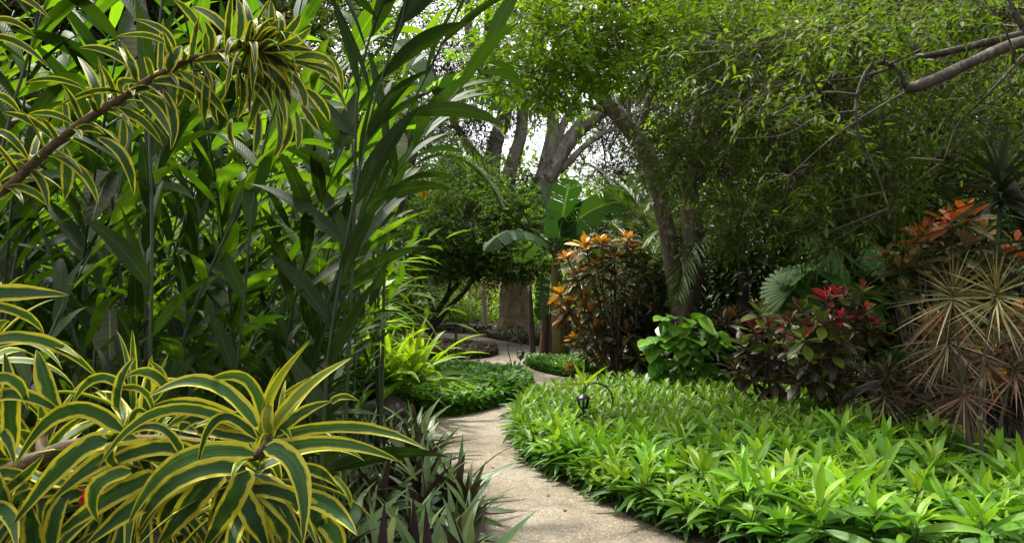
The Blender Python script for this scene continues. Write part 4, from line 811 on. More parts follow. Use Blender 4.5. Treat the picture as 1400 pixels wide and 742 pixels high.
spiky('spiky_dracaena', 'spiky dracaena with a greener burst just beside the straw pale one', [(1362, 392, -.1, .95)], 1352, 5.2, 'marg_green', 122, .48, n=70, droop=.25)
spiky('spiky_dracaena', 'low spiky dracaena burst rising from the edge of the bright green bed', [(1210, 528, 0, 1)], 1222, 6.3, 'marginata', 123, .44, n=60, droop=.5)
spiky('spiky_dracaena', 'reddish spiky dracaena drooping below the straw pale burst', [(1318, 525, 0, .9), (1348, 480, .2, .85)], 1350, 5.4, 'marg_red', 124, .46, n=55, e1=-60, droop=.3)
spiky('spiky_dracaena', 'reddish spiky dracaena cut by the frame edge', [(1388, 495, 0, .9), (1405, 440, .2, .9)], 1390, 5.5, 'marg_red', 125, .44, n=50, e1=-60, droop=.3)
spiky('spiky_dracaena', 'small brown spiky dracaena between the low burst and the drooping reddish one', [(1262, 495, .2, .8)], 1275, 6.0, 'marg_red', 126, .42, n=45, e1=-60, droop=.3)

# ---------------------------------------------------------------- the bright green bed
def bed_plant(seed, n=13, L=.27, W_=.05, h=.26):
    r = rs(seed); root = thing('bed_plant', 'bright green lance-leaved plant, one of the ranks filling the bed right of the path', 'plant', (0, 0, 0), 'bright green plants of the right bed')
    g = Geo(); g.tube([(0, 0, -.02), (r.normal(0, .02), r.normal(0, .02), h*.5), (0, 0, h)], [.009, .008, .006], sides=5, sub=3); g.build('stem', M['stem_g'], root)
    gl = Geo(); rosette(gl, (0, 0, h), n+4, L, W_, 76, -15, droop=1.0, ns=7, nc=2, prof='lance', rng=r, fold=.35, rn=(.05, .95), stemh=h*.5, wave=.016, roll=.4, lmin=.5, tilt=(r.normal(0, .25), r.normal(0, .25), 1))
    gl.build('foliage', M['bed'], root); return root
BP = Protos([bed_plant(131+i, n=12+i % 4, L=.32+.03*(i % 3), W_=.060+.006*(i % 3), h=.24+.05*(i % 3)) for i in range(8)])
r = rs(140)
core = smooth_poly([tuple(G(*p)[:2]) for p in [(945, 747), (868, 710), (806, 677), (754, 652), (716, 628), (702, 598), (711, 573), (742, 551), (805, 542), (960, 538), (1080, 551), (1240, 600), (1420, 690), (1500, 790), (1150, 800)]])
Q = poisson(core, .15, r, tries=16000); dist = Q[:, 1]; Q = Q[np.argsort(dist)]
vis = (np.abs(Q[:, 0])*F/Q[:, 1] < 730) & ~((abs(Q[:, 0]*F/Q[:, 1]-100) < 14) & (Q[:, 1] > 6.3) & (Q[:, 1] < 7.5)); Q = Q[vis]
print('bed plants', len(Q))
# a fringe of smaller plants leaning out over the path edge
epx = [(945, 745), (905, 726), (868, 711), (835, 694), (806, 679), (778, 664), (754, 654), (733, 641), (716, 630), (706, 615), (700, 598), (703, 584), (711, 571), (724, 560), (742, 551), (772, 546), (805, 542)]
E = np.array([G(*q)[:2] for q in epx]); el = []
for a_, b_ in zip(E[:-1], E[1:]):
    m_ = max(1, int(np.linalg.norm(b_-a_)/.13))
    for q in range(m_): el.append(a_+(b_-a_)*(q+r.random())/m_+r.normal(0, .02, 2)+np.array([.07, .0]))
NE = len(el); print('edge', NE)
for i, (x, y) in enumerate(el): BP.put(i*3+1, (x, y, -.02), rz=r.random()*6.28, sc=r.uniform(.5, .8))
for i, (x, y) in enumerate(Q[:297-NE]): BP.put(i*5+int(x*7), (x, y, .03), rz=r.random()*6.28, sc=r.choice([.65, .8, .92, 1.02])*r.uniform(.9, 1.12))
if len(Q) > 297-NE:
    g = Geo()
    for (x, y) in Q[297-NE:]: rosette(g, (x, y, .26*r.uniform(.8, 1.2)), 11, .25, .05, 82, 5, droop=1.0, ns=4, prof='lance', rng=r, rn=(.1, .85), stemh=.12)
    tag(g.build('low_planting', M['bed']), 'further bright green lance-leaved plants at the back of the bed', 'plants', kind='stuff')
# undergrowth below the ranks
n = 5000; P2 = sample(core, n, r); az = r.random(n)*6.28; g = Geo()
g.leaves(np.column_stack([P2, .05+.10*r.random(n)]), np.stack([np.cos(az), np.sin(az), r.normal(.3, .3, n)], 1), .11, .04, droop=.8, ns=3, prof='lance', rng=r, rnd=r.random(n)*.6)
tag(g.build('undergrowth', M['bed']), 'small leaves covering the soil between the bright green bed plants', 'undergrowth', kind='stuff')
# the taller sprout over the lantern
r = rs(142); root = thing('tall_sprout', 'lone taller sprout of pale green blades standing over the near lantern', 'plant', V(797, 400, 7.7)*[1, 1, 0]); g = Geo(); g.tube([V(797, 400, 7.7)*[1, 1, 0], V(798, 560, 7.7), V(798, 528, 7.7)], [.012, .01, .008], sides=6, sub=3); g.build('stem', M['stem_g'], root)
g = Geo(); c = V(798, 526, 7.7)
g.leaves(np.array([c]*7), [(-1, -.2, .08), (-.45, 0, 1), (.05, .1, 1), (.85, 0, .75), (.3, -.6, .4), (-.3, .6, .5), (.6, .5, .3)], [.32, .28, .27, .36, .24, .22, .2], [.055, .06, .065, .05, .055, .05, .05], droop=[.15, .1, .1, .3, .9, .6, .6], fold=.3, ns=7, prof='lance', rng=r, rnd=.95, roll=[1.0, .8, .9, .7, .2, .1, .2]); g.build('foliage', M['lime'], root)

# ================================================================ LANTERNS, SIGN, ROCKS
def lathe(g, c, prof, sides=16, rnd=.5):
    a = np.arange(sides)/sides*2*np.pi; v = np.vstack([np.stack([c[0]+np.cos(a)*q, c[1]+np.sin(a)*q, np.full(sides, c[2]+z)], 1) for q, z in prof]); n = len(prof)
    i = np.arange(n-1)[:, None]*sides; j = np.arange(sides)[None]; k = (np.arange(sides)+1)[None] % sides
    g.add(v, np.stack([i+j, i+k, i+sides+k, i+sides+j], -1).reshape(-1, 4), None, rnd)
def lantern(name, label, c, R0, Hh, hook, tip, base, polemat, prad, scale=1, hex_=6):
    """c: centre of the glass body; hook: polyline from the ground to where the lamp hangs"""
    root = thing(name, label, 'lantern', (base[0], base[1], 0)); c = np.array(c)
    g = Geo(); g.tube(hook, prad, sides=7, sub=6); g.build('pole', M[polemat], root, smooth=True)
    g = Geo(); lathe(g, c, [(.001, Hh*.95), (R0*.16, Hh*.92), (R0*.2, Hh*.85), (R0*.42, Hh*.80), (R0*.8, Hh*.66), (R0*1.12, Hh*.50), (R0*1.14, Hh*.46), (R0*.95, Hh*.46), (.001, Hh*.46)], 18); cap = g.build('cap', M['black'], root)
    g = Geo()
    for k in range(hex_):
        a = k/hex_*6.283; u = np.array([math.cos(a), math.sin(a), 0]); g.tube([c+u*R0*.9+[0, 0, Hh*.46], c+u*R0*.56+[0, 0, -Hh*.44]], R0*.07, sides=5, sub=1)
    for q, z in ((.9, .44), (.57, -.42)): g.tube([c+[R0*q*math.cos(a), R0*q*math.sin(a), Hh*z] for a in np.linspace(0, 6.283, hex_+1)], R0*.07, sides=5, sub=1)
    cage = g.build('cage', M['black'], root); off = np.array(root.location); cl = c-off
    g = Geo(); lathe(g, cl, [(R0*.86, Hh*.45), (R0*.52, -Hh*.42)], hex_); g.build('glass', M['glass'], None, smooth=False).parent = cage
    g = Geo(); lathe(g, c, [(R0*.6, -Hh*.42), (R0*.5, -Hh*.5), (R0*.2, -Hh*.58), (R0*.16, -Hh*.7), (R0*.2, -Hh*.76), (.001, -Hh*.86)], 14); g.build('finial', M['black'], root)
    g = Geo(); g.tube([cl+[R0*.12*math.cos(a), 0, Hh*1.02+R0*.12*math.sin(a)] for a in np.linspace(0, 6.283, 13)], R0*.035, sides=5, sub=1); g.build('ring', M['black']).parent = cap
    g = Geo(); lathe(g, cl, [(.001, .2*Hh), (R0*.2, .12*Hh), (R0*.22, -.1*Hh), (R0*.1, -.3*Hh), (.001, -.42*Hh)], 10); g.build('bulb', M['post']).parent = cage
d = 13.6
hk = [V(701, 512, d), V(700, 500, d), V(696, 485, d), V(694, 474, d), V(697, 466, d), V(705, 462.5, d), V(711, 468, d), V(712, 474, d)]
lantern('path_lantern', 'small black lantern hanging from a thin brown crook beside the path bend', V(711.8, 486, d), .088, .125, hk, None, V(701, 512, d), 'greymetal', .011)
d = 7.4
hk = [V(836, 612, d), V(829, 575, d), V(835, 560, d), V(838, 548, d), V(835, 536, d), V(826, 527, d), V(815, 523.5, d), V(806, 525, d), V(801, 530, d), V(800, 536, d)]
root_l = lantern('path_lantern', 'black lantern on a curved iron hook half sunk in the bright green bed', V(797.5, 551, d), .072, .115, hk, None, V(836, 612, d), 'black', .008, hex_=4)
# edge-on wooden sign
d = 15.0; b = np.array(gx(623.5, d)); root = thing('garden_sign', 'dark red brown wooden sign post seen almost edge-on beside the green island', 'sign', b)
g = Geo(); g.box(b+[0, 0, .43], (.055, .055, .92)); g.build('post', M['signwood'], root, smooth=False)
g = Geo(); g.box((0, 0, 0), (.36, .03, .24)); o = g.build('board', M['signwood'], None, smooth=False); bd = o
o.parent = root; o.location = (-.09, .02, .88); o.rotation_euler = (R(72), 0, R(6))
g = Geo(); g.box((0, 0, 0), (.30, .02, .17)); o = g.build('face_panel', M['bark_dark'], None, smooth=False); o.parent = bd; o.location = (0, -.018, 0)

def rock(name, label, c, size, mat, seed, cat='rock'):
    import bmesh
    from mathutils import noise
    bm = bmesh.new(); bmesh.ops.create_icosphere(bm, subdivisions=4, radius=1)
    for v in bm.verts:
        p = v.co.copy(); n1 = noise.noise(p*1.3+Vector((seed, 0, 0))); n2 = noise.noise(p*4+Vector((0, seed, 0))); p = p*(1+.35*n1+.09*n2); v.co = Vector((p.x*size[0], p.y*size[1], p.z*size[2]))
    for f in bm.faces: f.smooth = True
    me = bpy.data.meshes.new(name); bm.to_mesh(me); bm.free(); me.materials.append(M[mat]); o = bpy.data.objects.new(name, me); COL.objects.link(o); o.location = [float(a) for a in c]; return tag(o, label, cat)
rock('boulder', 'dark brown boulder under the ginger at the near corner of the green island', (gx(522, 8.0)[0], 8.0, .16), (.36, .33, .22), 'rock', 3.1)
rock('stone', 'small reddish stone at the path edge below the bright green bed', (G(753, 646)[0], G(753, 646)[1], .06), (.085, .07, .055), 'redrock', 5.7)

# fallen leaves on the concrete
n = 150; P2 = sample(path_poly, n, r); ky = P2[:, 1] < 17; P2 = P2[ky]; n = len(P2); az = r.random(n)*6.28; g = Geo()
g.leaves(np.column_stack([P2, np.full(n, .026)]), np.stack([np.cos(az), np.sin(az), r.uniform(.0, .12, n)], 1), r.uniform(.025, .075, n), r.uniform(.01, .03, n), droop=.2, fold=.2, ns=3, prof='ovate', rng=r, rnd=r.random(n))
tag(g.build('leaf_litter', M['litter']), 'dry fallen leaves scattered over the concrete path', 'leaf litter', kind='stuff')

# ================================================================ LEFT SIDE: GINGER, LIME PLANTS, BROAD LEAVES
GL = 'tall ginger cane with long lance leaves in the dense stand left of the path'
GD = 'tall ginger cane with shade-dark lance leaves in the dense stand left of the path'
gp_ = [cane_plant('ginger_cane', GL if i % 2 else GD, 'ginger', 'lit ginger canes' if i % 2 else 'shaded ginger canes', 150+i, 2.7+.22*(i % 4), .16+.1*(i % 3), 'ginger' if i % 2 else 'ginger_shade', 24+i % 5, .44+.03*(i % 3), .078+.006*(i % 3), az=0.0) for i in range(8)]  # canes alternate between the plain and the shade-coloured leaf, wherever they stand
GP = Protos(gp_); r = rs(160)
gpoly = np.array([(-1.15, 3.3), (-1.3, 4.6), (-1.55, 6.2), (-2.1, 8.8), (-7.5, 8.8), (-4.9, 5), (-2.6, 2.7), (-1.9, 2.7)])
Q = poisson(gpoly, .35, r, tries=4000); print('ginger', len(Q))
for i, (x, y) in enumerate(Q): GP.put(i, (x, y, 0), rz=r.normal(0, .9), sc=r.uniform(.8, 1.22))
for i in range(7):
    d_ = r.uniform(4.6, 8.2); x_ = (r.uniform(415, 505)-700)*d_/F; GP.put(i*3+1, (x_, d_, 0), rz=r.normal(0, .7), sc=r.uniform(.45, .85))
for i in range(10):
    d_ = r.uniform(3.4, 5); x_ = (r.uniform(60, 400)-700)*d_/F; GP.put(i*3+2, (x_, d_, 0), rz=r.normal(0, .7), sc=r.uniform(.4, .6))
# canes that show singly
def cane_px(label, pts, d, mat, seed, nl, L, W_, first=.1, plane=0.0):
    r = rs(seed); pp = np.array([V(x, y, d+(o[0] if o else 0)) for x, y, *o in pts]); b = pp[0].copy(); b[2] = 0; root = thing('ginger_cane', label, 'ginger', b)
    pp = np.vstack([[b], pp[1:]]) if pp[0][2] < .1 else np.vstack([[b], pp]); g = Geo(); g.tube(pp, np.linspace(.010, .004, len(pp)), sides=7, sub=5); g.build('stem', M['stem_g'], root)
    t = np.linspace(0, 1, len(pp)); tt = np.linspace(first, .995, nl); P = np.stack([np.interp(tt, t, pp[:, a]) for a in range(3)], 1); T = nrm(np.gradient(P, axis=0)); pl = np.array([math.cos(plane), math.sin(plane), 0])
    s = np.where(np.arange(nl) % 2 == 0, 1, -1)[:, None]; D = nrm(T*r.uniform(.8, 1.9, (nl, 1))+pl*s*r.uniform(.35, 1.0, (nl, 1))+r.normal(0, .33, (nl, 3)))
    g = Geo(); g.leaves(P, D, L*r.uniform(.75, 1.1, nl), W_*r.uniform(.85, 1.1, nl), droop=r.uniform(.3, 1.1, nl), fold=.25, ns=9, nc=4, prof='lance', roll=r.normal(.6, .4, nl), twist=r.normal(0, .4, nl), wave=.01, rng=r, rnd=r.beta(2, 2, nl)); g.build('foliage', M[mat], root)
cane_px('ginger cane with the broadest backlit-dark blades, its top fanned out before the fig limbs', [(440, 640), (450, 480), (470, 350), (492, 230), (515, 130), (545, 40), (560, -20)], 3.0, 'ginger_shade', 171, 15, .54, .10, first=.14)
cane_px('ginger cane leaning toward the path with translucent blades at its tip', [(395, 650), (430, 470), (480, 330), (545, 180), (600, 70), (640, -10)], 3.3, 'ginger_shade', 172, 13, .50, .085, first=.12, plane=.3)
cane_px('stout ginger cane whose backlit-dark blades cross the frame top left of the fig limbs', [(470, 650), (480, 420), (485, 260), (490, 120), (520, 10), (560, -70)], 3.1, 'ginger_shade', 176, 13, .55, .10, first=.55, plane=.1)
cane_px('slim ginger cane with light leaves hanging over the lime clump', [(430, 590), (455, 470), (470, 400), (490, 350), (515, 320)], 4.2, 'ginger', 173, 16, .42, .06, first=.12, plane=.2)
cane_px('shade-dark upright ginger cane crossing the whole stand', [(195, 700), (205, 500), (208, 300), (205, 150), (222, 0), (228, -60)], 2.7, 'ginger_shade', 174, 14, .42, .085, first=.25, plane=.5)
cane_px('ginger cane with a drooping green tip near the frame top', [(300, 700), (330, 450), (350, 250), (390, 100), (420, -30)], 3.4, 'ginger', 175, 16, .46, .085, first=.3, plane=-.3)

# lime leaved clump by the path
def strap_clump(name, label, cat, x, y, d, mat, seed, n, L, W_, h0, e0=80, e1=0, droop=1.2, prof='lance', nh=5, sp=.3):
    r = rs(seed); b = np.array(gx(x, d)); root = thing(name, label, cat, b); gs = Geo()
    for i in range(nh):
        a = i*2.4; c = b+np.array([math.cos(a)*sp*r.uniform(.3, 1), math.sin(a)*sp*r.uniform(.3, 1), h0*r.uniform(.7, 1.1)]); gs.tube([b+[0, 0, -.05], (b+c)/2, c], [.016, .013, .008], sides=6, sub=3)
        g = Geo(); rosette(g, c, n, L, W_, e0, e1, droop=droop, ns=8, prof=prof, rng=r, stemh=.25, roll=.25, wave=.01); g.build('leaf_cluster', M[mat], root)
    gs.build('stem', M['stem_g'], root); return root
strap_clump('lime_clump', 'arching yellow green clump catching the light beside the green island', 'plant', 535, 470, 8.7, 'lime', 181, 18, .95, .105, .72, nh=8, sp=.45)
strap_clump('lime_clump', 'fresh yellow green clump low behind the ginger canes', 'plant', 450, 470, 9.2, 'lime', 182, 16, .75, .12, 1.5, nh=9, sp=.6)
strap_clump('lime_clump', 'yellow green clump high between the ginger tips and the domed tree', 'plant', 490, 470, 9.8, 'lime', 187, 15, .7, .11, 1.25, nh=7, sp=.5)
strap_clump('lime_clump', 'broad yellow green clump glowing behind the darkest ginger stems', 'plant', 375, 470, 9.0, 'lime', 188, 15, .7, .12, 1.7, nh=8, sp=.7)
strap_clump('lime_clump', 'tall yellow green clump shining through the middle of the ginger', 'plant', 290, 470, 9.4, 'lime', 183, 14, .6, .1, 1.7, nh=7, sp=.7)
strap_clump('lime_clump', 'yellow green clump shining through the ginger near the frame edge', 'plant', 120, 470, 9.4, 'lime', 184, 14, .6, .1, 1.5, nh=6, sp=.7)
strap_clump('red_cordyline', 'red cordyline glimpsed between ginger and lime clump', 'cordyline', 478, 440, 8.6, 'red_croton', 185, 9, .34, .05, .95, nh=2, sp=.08)
strap_clump('grassy_clump', 'dark strap-leaved clump behind the boulder', 'plant', 500, 500, 9.4, 'ginger_shade', 186, 16, .5, .05, .35, nh=5, sp=.35)

# broad silvery leaves
def broad(label, x, y, d, leaves_, mat, seed):
    r = rs(seed); b = np.array(gx(x, d)); root = thing('elephant_ear', label, 'plant', b); g = Geo()
    for (lx, ly, o, dx, dy, dz, L, W_) in leaves_:
        c = V(lx, ly, d+o); g.tube([b+[0, 0, -.05], (b*[1, 1, 0]+c)/2+[0, 0, .1], c], [.018, .013, .008], sides=6, sub=5)
        gl = Geo(); gl.leaves(c, [(dx, dz, -dy)], L, W_, droop=.8, fold=.15, ns=12, nc=6, prof='heart', rng=r, roll=.3, wave=.015); gl.build('leaf', M[mat], root)
    g.build('stem', M['stem_g'], root)
broad('elephant ear with pale silvery ribbed blades among the ginger', 520, 560, 6.0, [(515, 265, 0, -.1, 1, -.5, .42, .34), (530, 175, .1, .1, 1, -.5, .42, .36), (505, 190, .1, -.2, 1, -.4, .38, .3)], 'broad', 191)
broad('elephant ear with a dusky silver blade behind the upper variegated branch', 200, 560, 3.6, [(200, 40, 0, .1, 1, -.5, .36, .22), (150, 235, .1, -.2, 1, -.4, .3, .2), (30, 230, .1, -.4, 1, -.4, .3, .2), (150, 420, .1, .3, 1, -.5, .36, .2)], 'broad', 192)
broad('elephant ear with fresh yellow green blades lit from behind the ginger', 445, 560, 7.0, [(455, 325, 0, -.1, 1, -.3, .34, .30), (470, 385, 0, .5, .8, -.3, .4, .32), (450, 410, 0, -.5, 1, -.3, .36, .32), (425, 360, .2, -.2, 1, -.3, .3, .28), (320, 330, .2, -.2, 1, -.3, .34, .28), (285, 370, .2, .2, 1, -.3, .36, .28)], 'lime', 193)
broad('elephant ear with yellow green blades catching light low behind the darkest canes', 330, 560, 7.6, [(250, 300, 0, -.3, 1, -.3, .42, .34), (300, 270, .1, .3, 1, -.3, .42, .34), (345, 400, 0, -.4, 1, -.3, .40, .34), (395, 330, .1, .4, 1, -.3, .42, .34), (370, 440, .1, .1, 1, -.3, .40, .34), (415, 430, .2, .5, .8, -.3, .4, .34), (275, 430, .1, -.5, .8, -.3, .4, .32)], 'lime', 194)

# red flowers
def flower(label, c, s, seed, stalk):
    r = rs(seed); b = np.array([c[0], c[1], 0.0]); root = thing('red_flower', label, 'flower', b); g = Geo(); g.tube([b, (b+c)/2+[.03, 0, 0], c], [.008, .007, .005], sides=6, sub=4); g.build('stem', M['stem_g'], root)
    g = Geo(); rosette(g, c, 22, s, s*.38, 88, 5, droop=-.4, ns=4, prof='obov', rng=r, stemh=s*.5); g.build('petals', M['petal'], root)
flower('small crimson blossom glimpsed through the lower variegated leaves', V(110, 690, 1.5), .06, 195, 0)
flower('dull red blossom hanging high among the ginger blades', V(480, 110, 4.6), .035, 196, 0)

# boat lilies in the near left bed
def boat(seed, n=13, L=.38, W_=.078):
    r = rs(seed); root = thing('boat_lily', 'dark green sword-leaved boat lily, one of the ranks edging the near path', 'plant', (0, 0, 0), 'boat lilies edging the path')
    g = Geo(); g.tube([(0, 0, -.02), (0, 0, .09)], [.022, .018], sides=7, sub=1); g.build('stem', M['stem_g'], root)
    g = Geo(); rosette(g, (0, 0, .10), n, L, W_, 82, 0, droop=.7, ns=6, prof='sword', rng=r, fold=.28, stemh=.07, roll=.3, rn=(.0, .8), lmin=.6); g.build('foliage', M['boat'], root); return root
BL = Protos([boat(201+i, n=11+i % 3, L=.42+.03*(i % 3)) for i in range(6)]); r = rs(210)
bpoly = np.array([(-.2, 3.15), (-.19, 3.9), (-.27, 4.7), (-.42, 5.3), (-.78, 6.4), (-.98, 7.3), (-1.7, 7.6), (-1.8, 6.2), (-1.7, 4.4), (-1.35, 3.15)])
Q = poisson(bpoly, .235, r, tries=5000); print('boat', len(Q))
for i, (x, y) in enumerate(Q): BL.put(i, (x, y, 0), rz=r.random()*6, sc=r.uniform(.8, 1.25))

# ================================================================ FOREGROUND: VARIEGATED DRACAENAS
def bez(p0, pm, p2, n):
    c = 2*pm-(p0+p2)/2; t = np.linspace(0, 1, n)[:, None]; return (1-t)**2*p0+2*t*(1-t)*c+t*t*p2
def curve_leaf(g, pts, W_, roll, r, rnd, fold=.35, prof='strap', nc=6):
    n = len(pts); T = nrm(np.gradient(pts, axis=0)); eye = np.array([0, 0, CAMZ]); vd = nrm(pts.mean(0)-eye); sd = nrm(np.cross(T, vd)); nn = np.cross(sd, T); 
    s2 = sd*math.cos(roll)+nn*math.sin(roll); n2 = np.cross(s2, T); n2 *= np.sign((n2@-vd).mean() or 1)
    wd = W_*.5*PROF[prof](np.linspace(0, 1, n)); V_ = np.zeros((n, nc+1, 3)); uv = np.zeros((n, nc+1, 2))
    for j in range(nc+1):
        u = j/nc; q = (u-.5)*2; V_[:, j] = pts+s2*(q*wd*math.cos(fold))[:, None]+n2*((abs(q)**1.4)*wd*math.sin(fold))[:, None]; uv[:, j, 0] = u; uv[:, j, 1] = np.linspace(0, 1, n)
    b = np.arange(n-1)[:, None]*(nc+1)+np.arange(nc)[None]; g.add(V_, np.stack([b, b+1, b+nc+2, b+nc+1], -1).reshape(-1, 4), uv, rnd)
def hand_leaves(g, rows, ox, oy, s, d, seed, wscale=1.0, dz=.12, prof='strap'):
    r = rs(seed)
    for row in rows:
        x0, y0, x1, y1, x2, y2, wpx = row[:7]; o = row[7] if len(row) > 7 else r.uniform(-.5, .5); rn = row[8] if len(row) > 8 else r.uniform(0, .8)
        a = V(ox+x0/s, oy+y0/s, d+o*dz*.3); m = V(ox+x1/s, oy+y1/s, d+o*dz*.3-dz*.25*r.random()); b = V(ox+x2/s, oy+y2/s, d+o*dz*.3+dz*r.uniform(-.6, .6))
        curve_leaf(g, bez(a, m, b, 14), wpx/s*d/F*wscale*.84, r.normal(0, .3), r, rn, prof=prof)

# upper branch
d = 1.75; b = np.array([-1.65, 1.5, 0.0]); root = thing('variegated_dracaena', 'variegated dracaena whose long bare stem arches overhead to a dense drooping tuft of small yellow-edged leaves', 'dracaena', b)
root['label'] = 'variegated dracaena whose long arching stem ends in a dense high tuft'
cs = [(-260, 860), (0, 700), (120, 590), (200, 520), (290, 450), (380, 390), (450, 350), (540, 290), (620, 250), (690, 215), (780, 195), (850, 180), (930, 175), (985, 200)]
sp_ = np.array([b+[0, 0, -.1], [-1.6, 1.55, .7]]+[V(x/2.65, y/2.65, d) for x, y in cs]); g = Geo(); g.tube(sp_, [.026, .02]+list(np.linspace(.0125, .007, len(cs)-1))+[.005], sides=10, sub=6, jit=.05); g.build('stem', M['stem_v'], root)
UP = [(345, 420, 345, 310, 280, 205, 52), (500, 270, 400, 190, 285, 175, 45), (490, 290, 475, 230, 430, 170, 45), (620, 180, 540, 130, 415, 135, 30), (635, 185, 590, 110, 480, 70, 35), (610, 262, 625, 215, 660, 165, 60), (735, 125, 690, 50, 625, -5, 42), (835, 145, 780, 70, 690, 25, 48), (750, 205, 765, 140, 740, 78, 48),
      (855, 155, 872, 80, 858, -10, 50), (915, 138, 905, 70, 880, -10, 38), (930, 132, 990, 100, 1033, 45, 45), (1005, 160, 1060, 100, 1090, 50, 42), (1010, 165, 1075, 145, 1127, 98, 48), (825, 192, 880, 160, 952, 150, 46), (940, 188, 1040, 175, 1135, 185, 44), (1060, 215, 1150, 205, 1215, 245, 42), (885, 195, 990, 215, 1092, 268, 56),
      (930, 230, 1010, 290, 1055, 388, 60), (890, 290, 950, 340, 985, 412, 48), (1030, 220, 1150, 250, 1200, 305, 40), (1040, 260, 1095, 330, 1102, 412, 45), (960, 270, 1010, 350, 1035, 452, 54), (870, 270, 880, 350, 858, 435, 50), (700, 228, 800, 210, 892, 258, 45), (855, 245, 920, 275, 952, 332, 45), (645, 258, 750, 330, 828, 438, 52),
      (550, 298, 645, 300, 742, 362, 50), (500, 345, 575, 410, 622, 505, 50), (590, 325, 628, 430, 618, 545, 50), (390, 400, 500, 425, 592, 532, 48), (445, 430, 448, 500, 438, 565, 42), (350, 500, 445, 570, 485, 712, 56), (265, 485, 320, 462, 382, 492, 40), (205, 515, 115, 440, 5, 408, 42), (270, 455, 190, 412, 95, 418, 34),
      (312, 325, 200, 285, 88, 302, 30), (445, 340, 330, 330, 198, 398, 38), (235, 530, 245, 630, 232, 725, 56), (195, 568, 300, 625, 358, 745, 44), (135, 590, 60, 605, -10, 665, 50), (120, 620, 60, 570, -20, 600, 40), (750, 255, 745, 360, 740, 445, 42), (778, 290, 770, 380, 792, 455, 38), (935, 410, 935, 490, 918, 565, 42),
      (1000, 410, 1015, 500, 985, 575, 44), (1045, 420, 1045, 490, 1008, 565, 40), (1070, 400, 1085, 480, 1075, 545, 38), (1105, 320, 1165, 380, 1192, 445, 50), (1090, 380, 1125, 430, 1155, 475, 40), (1150, 280, 1215, 320, 1258, 408, 30), (980, 260, 930, 380, 895, 475, 44), (-60, 85, 40, 75, 130, 135, 34), (-60, 140, 60, 150, 185, 255, 42), (30, -20, 110, 5, 182, 72, 34),
      (-40, 350, 20, 355, 75, 415, 36), (840, 430, 832, 480, 850, 535, 30), (740, 240, 700, 250, 690, 160, 30), (980, 130, 960, 80, 935, 60, 34), (980, 140, 985, 60, 980, 5, 36), (1000, 150, 1020, 90, 1000, 40, 36), (960, 240, 1010, 330, 1020, 480, 44), (840, 265, 800, 350, 790, 350, 30), (440, 350, 510, 320, 545, 330, 44), (100, 610, 150, 660, 175, 760, 42), (20, 680, 110, 690, 190, 760, 40),
      (-20, 480, 40, 500, 110, 590, 40), (60, 640, 10, 700, -40, 720, 44), (500, 300, 440, 300, 450, 350, 40), (660, 300, 655, 340, 640, 390, 36), (700, 240, 720, 320, 728, 400, 40), (1190, 200, 1230, 260, 1240, 350, 28), (1100, 230, 1190, 250, 1225, 300, 30)]
g = Geo(); hand_leaves(g, UP, 0, 0, 2.65, d, 301, dz=.10, prof='ell'); r = rs(302)
# smaller leaves all round the stem and in the end tuft
tc_ = V(985/2.65, 215/2.65, d)
rosette(g, tc_, 46, .155, .020, 78, -12, droop=2.6, ns=8, nc=6, prof='strap', rng=r, stemh=.07, tilt=(.8, .25, -.35), fold=.35, roll=.4, rn=(.0, .7), lmin=.75)
P = []; D = []
for i in range(60):
    t = i/60; k = 3+t*(len(sp_)-4.5); a = int(k); p = sp_[a]*(1-(k-a))+sp_[a+1]*(k-a); P.append(p); T = nrm(sp_[a+1]-sp_[a]); az = i*2.4; u = nrm(np.cross(T, [0, 1, 0])); v = np.cross(T, u); D.append(nrm(T*.5+(u*math.cos(az)+v*math.sin(az))))
g.leaves(np.array(P), np.array(D), 0.15*r.uniform(.7, 1.1, 60), .019, droop=.8, fold=.35, ns=8, nc=6, prof='strap', rng=r, rnd=r.random(60)*.7)
g.build('foliage', M['varieg'], root)

# lower, nearest plant
d = .98; b = np.array([-1.05, 1.35, 0.0]); root = thing('variegated_dracaena', 'nearest variegated dracaena, its broad yellow-edged rosettes spreading low by the boat lilies', 'dracaena', b)
Lw = lambda x, y, o=0: V(x/2.65, 462+y/2.65, d+o)
g = Geo(); g.tube([b+[0, 0, -.1], [-.98, 1.2, .6], Lw(-120, 600, .15), Lw(0, 500, .08), Lw(150, 430, .05), Lw(300, 385, .05), Lw(600, 375, .04), Lw(800, 400, .02), Lw(920, 425), Lw(965, 390), Lw(975, 330)], [.022, .02, .014, .012, .011, .010, .010, .009, .008, .007, .004], sides=10, sub=6, jit=.05)
g.tube([Lw(150, 430, .05), Lw(150, 360, .1), Lw(180, 320, .12)], [.008, .007, .005], sides=8, sub=4); g.tube([Lw(300, 385, .05), Lw(420, 360, .12), Lw(500, 320, .15)], [.008, .007, .005], sides=8, sub=4); g.tube([Lw(0, 500, .08), Lw(-60, 420, .08), Lw(-80, 200, .1), Lw(-90, -60, .12)], [.010, .009, .008, .006], sides=8, sub=4)
g.build('stem', M['stem_v'], root)
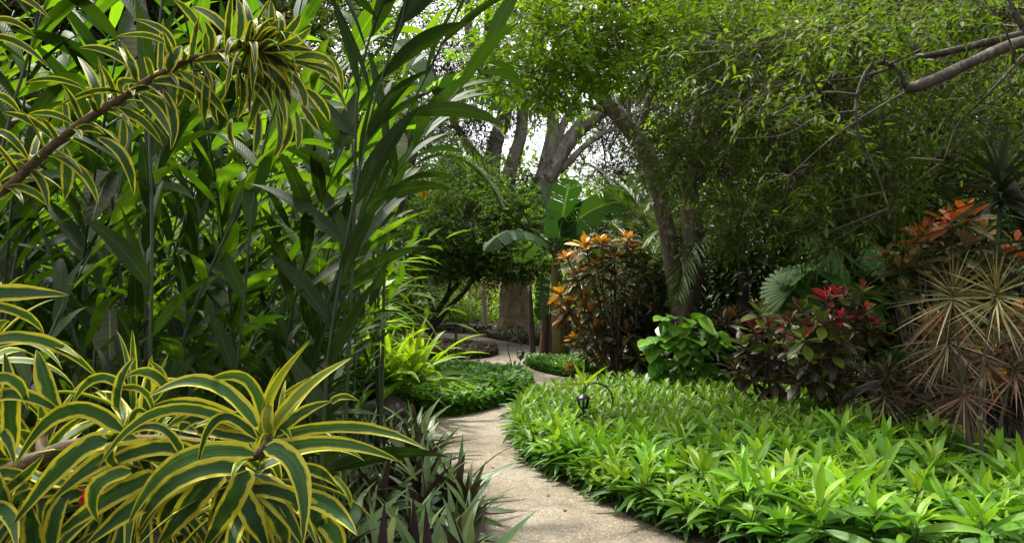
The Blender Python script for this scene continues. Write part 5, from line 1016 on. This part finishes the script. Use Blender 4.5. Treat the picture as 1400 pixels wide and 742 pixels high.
LO = [(970, 340, 985, 190, 1125, 10, 46, -1, .99), (985, 335, 1100, 190, 1280, 68, 56, -1, .93), (1000, 352, 1095, 270, 1205, 228, 52, -1), (1200, 232, 1245, 212, 1300, 228, 30, -1), (975, 410, 1215, 380, 1460, 452, 62, -1.2), (990, 360, 1290, 322, 1548, 405, 52, -1), (960, 400, 1075, 490, 1095, 752, 100, -2), (978, 345, 968, 280, 992, 212, 52, -1.2, .97),
      (1010, 300, 1020, 230, 1035, 150, 26, -.5, .95), (1020, 210, 1080, 170, 1130, 142, 22, -.5, .9), (955, 305, 880, 140, 698, 190, 58, -.8), (930, 320, 750, 165, 538, 215, 78, -1), (910, 340, 720, 250, 545, 250, 84, .6), (940, 350, 600, 260, 350, 480, 52, -1.2, .6), (930, 360, 790, 290, 715, 478, 48, -1.5), (925, 372, 760, 340, 590, 320, 50, 0), (920, 420, 650, 450, 462, 682, 86, -1),
      (890, 470, 640, 520, 500, 705, 84, -1.5), (720, 430, 500, 410, 208, 575, 70, -.4), (590, 400, 380, 440, 180, 600, 92, 0), (570, 500, 390, 580, 168, 745, 88, -.5), (720, 490, 520, 590, 300, 760, 100, -.8), (800, 480, 700, 590, 560, 770, 108, -.6), (888, 475, 830, 600, 730, 770, 105, -1), (870, 560, 915, 650, 975, 770, 95, 0), (905, 540, 1010, 600, 1105, 770, 84, .4),
      (1085, 572, 1200, 610, 1295, 715, 86, 0), (900, 550, 1080, 590, 1250, 770, 72, .6), (1080, 480, 1150, 480, 1225, 540, 56, .4), (445, 335, 240, 260, 52, 465, 80, -1.2), (385, 372, 240, 450, 36, 692, 90, -1.2), (455, 182, 345, 145, 258, 248, 46, .5), (445, 180, 530, 200, 556, 305, 32, .5), (425, 265, 440, 150, 497, 66, 50, .5), (540, 230, 590, 150, 535, 78, 56, .8),
      (612, 190, 540, 125, 452, 142, 52, .4), (385, 200, 440, 260, 440, 325, 46, .5), (475, 480, 345, 545, 362, 672, 66, -1.2), (-60, 225, 100, 210, 248, 302, 60, .2), (-60, 15, 170, 15, 364, 155, 54, -.4), (-120, -150, 60, -165, 252, -155, 76, -.4), (-60, -120, 80, -90, 160, -15, 44, .2), (-60, 35, 130, 5, 290, 75, 60, 0), (30, 420, 35, 220, 15, 50, 78, .8), (205, 275, 165, 150, 132, 40, 86, .8),
      (-30, 150, 60, 160, 102, 262, 54, -.3), (-40, 330, 20, 360, 52, 462, 52, 0), (-70, 450, 0, 560, 60, 760, 66, 0), (125, 770, 118, 690, 105, 590, 92, .6), (190, 770, 205, 640, 265, 545, 76, .6), (-50, 500, 50, 490, 140, 540, 60, .6), (1060, 600, 1140, 640, 1180, 770, 90, .3), (960, 590, 1020, 680, 1030, 770, 80, .8), (640, 520, 560, 600, 480, 760, 80, .8), (840, 520, 790, 640, 800, 770, 90, .9),
      (470, 320, 500, 260, 555, 300, 40, .2), (660, 420, 560, 320, 410, 380, 40, -1), (410, 380, 400, 440, 450, 480, 44, -1.2), (500, 370, 360, 380, 260, 520, 60, .9), (700, 560, 600, 640, 640, 770, 70, 1), (100, 480, 200, 520, 380, 520, 50, 1), (60, 600, 120, 560, 300, 560, 60, 1), (-40, 620, 30, 640, 60, 770, 70, -.4), (0, 560, 80, 500, 160, 420, 56, .5), (300, 560, 200, 600, 160, 700, 70, .7), (520, 440, 560, 380, 660, 410, 60, .7),
      (500, 420, 620, 440, 760, 470, 50, .8), (740, 360, 680, 290, 600, 330, 44, .2), (820, 330, 860, 280, 960, 280, 46, .3), (650, 330, 760, 290, 880, 380, 56, .4), (1210, 500, 1260, 560, 1270, 620, 26, 0, .9), (1095, 590, 1210, 700, 1230, 780, 90, .5)]
g = Geo(); hand_leaves(g, LO, 0, 462, 2.65, d, 303, dz=.10); r = rs(304)
for c, n, tl in ((Lw(940, 430, .05), 26, (.2, -.1, .9)), (Lw(520, 400, .12), 34, (.1, -.1, 1)), (Lw(150, 430, .16), 40, (.1, 0, 1)), (Lw(-60, 60, .18), 26, (.4, -.1, .8)), (Lw(400, 560, .2), 34, (0, 0, 1)), (Lw(700, 620, .22), 30, (0, 0, 1)), (Lw(150, 650, .22), 34, (0, 0, 1)), (Lw(480, 260, .2), 16, (0, 0, 1))):
    rosette(g, c, n, .21, .027, 80, -60, droop=1.6, ns=10, nc=6, prof='strap', rng=r, stemh=.08, tilt=tl, fold=.35, roll=.4, rn=(.0, .75), lmin=.7)
g.build('foliage', M['varieg'], root)
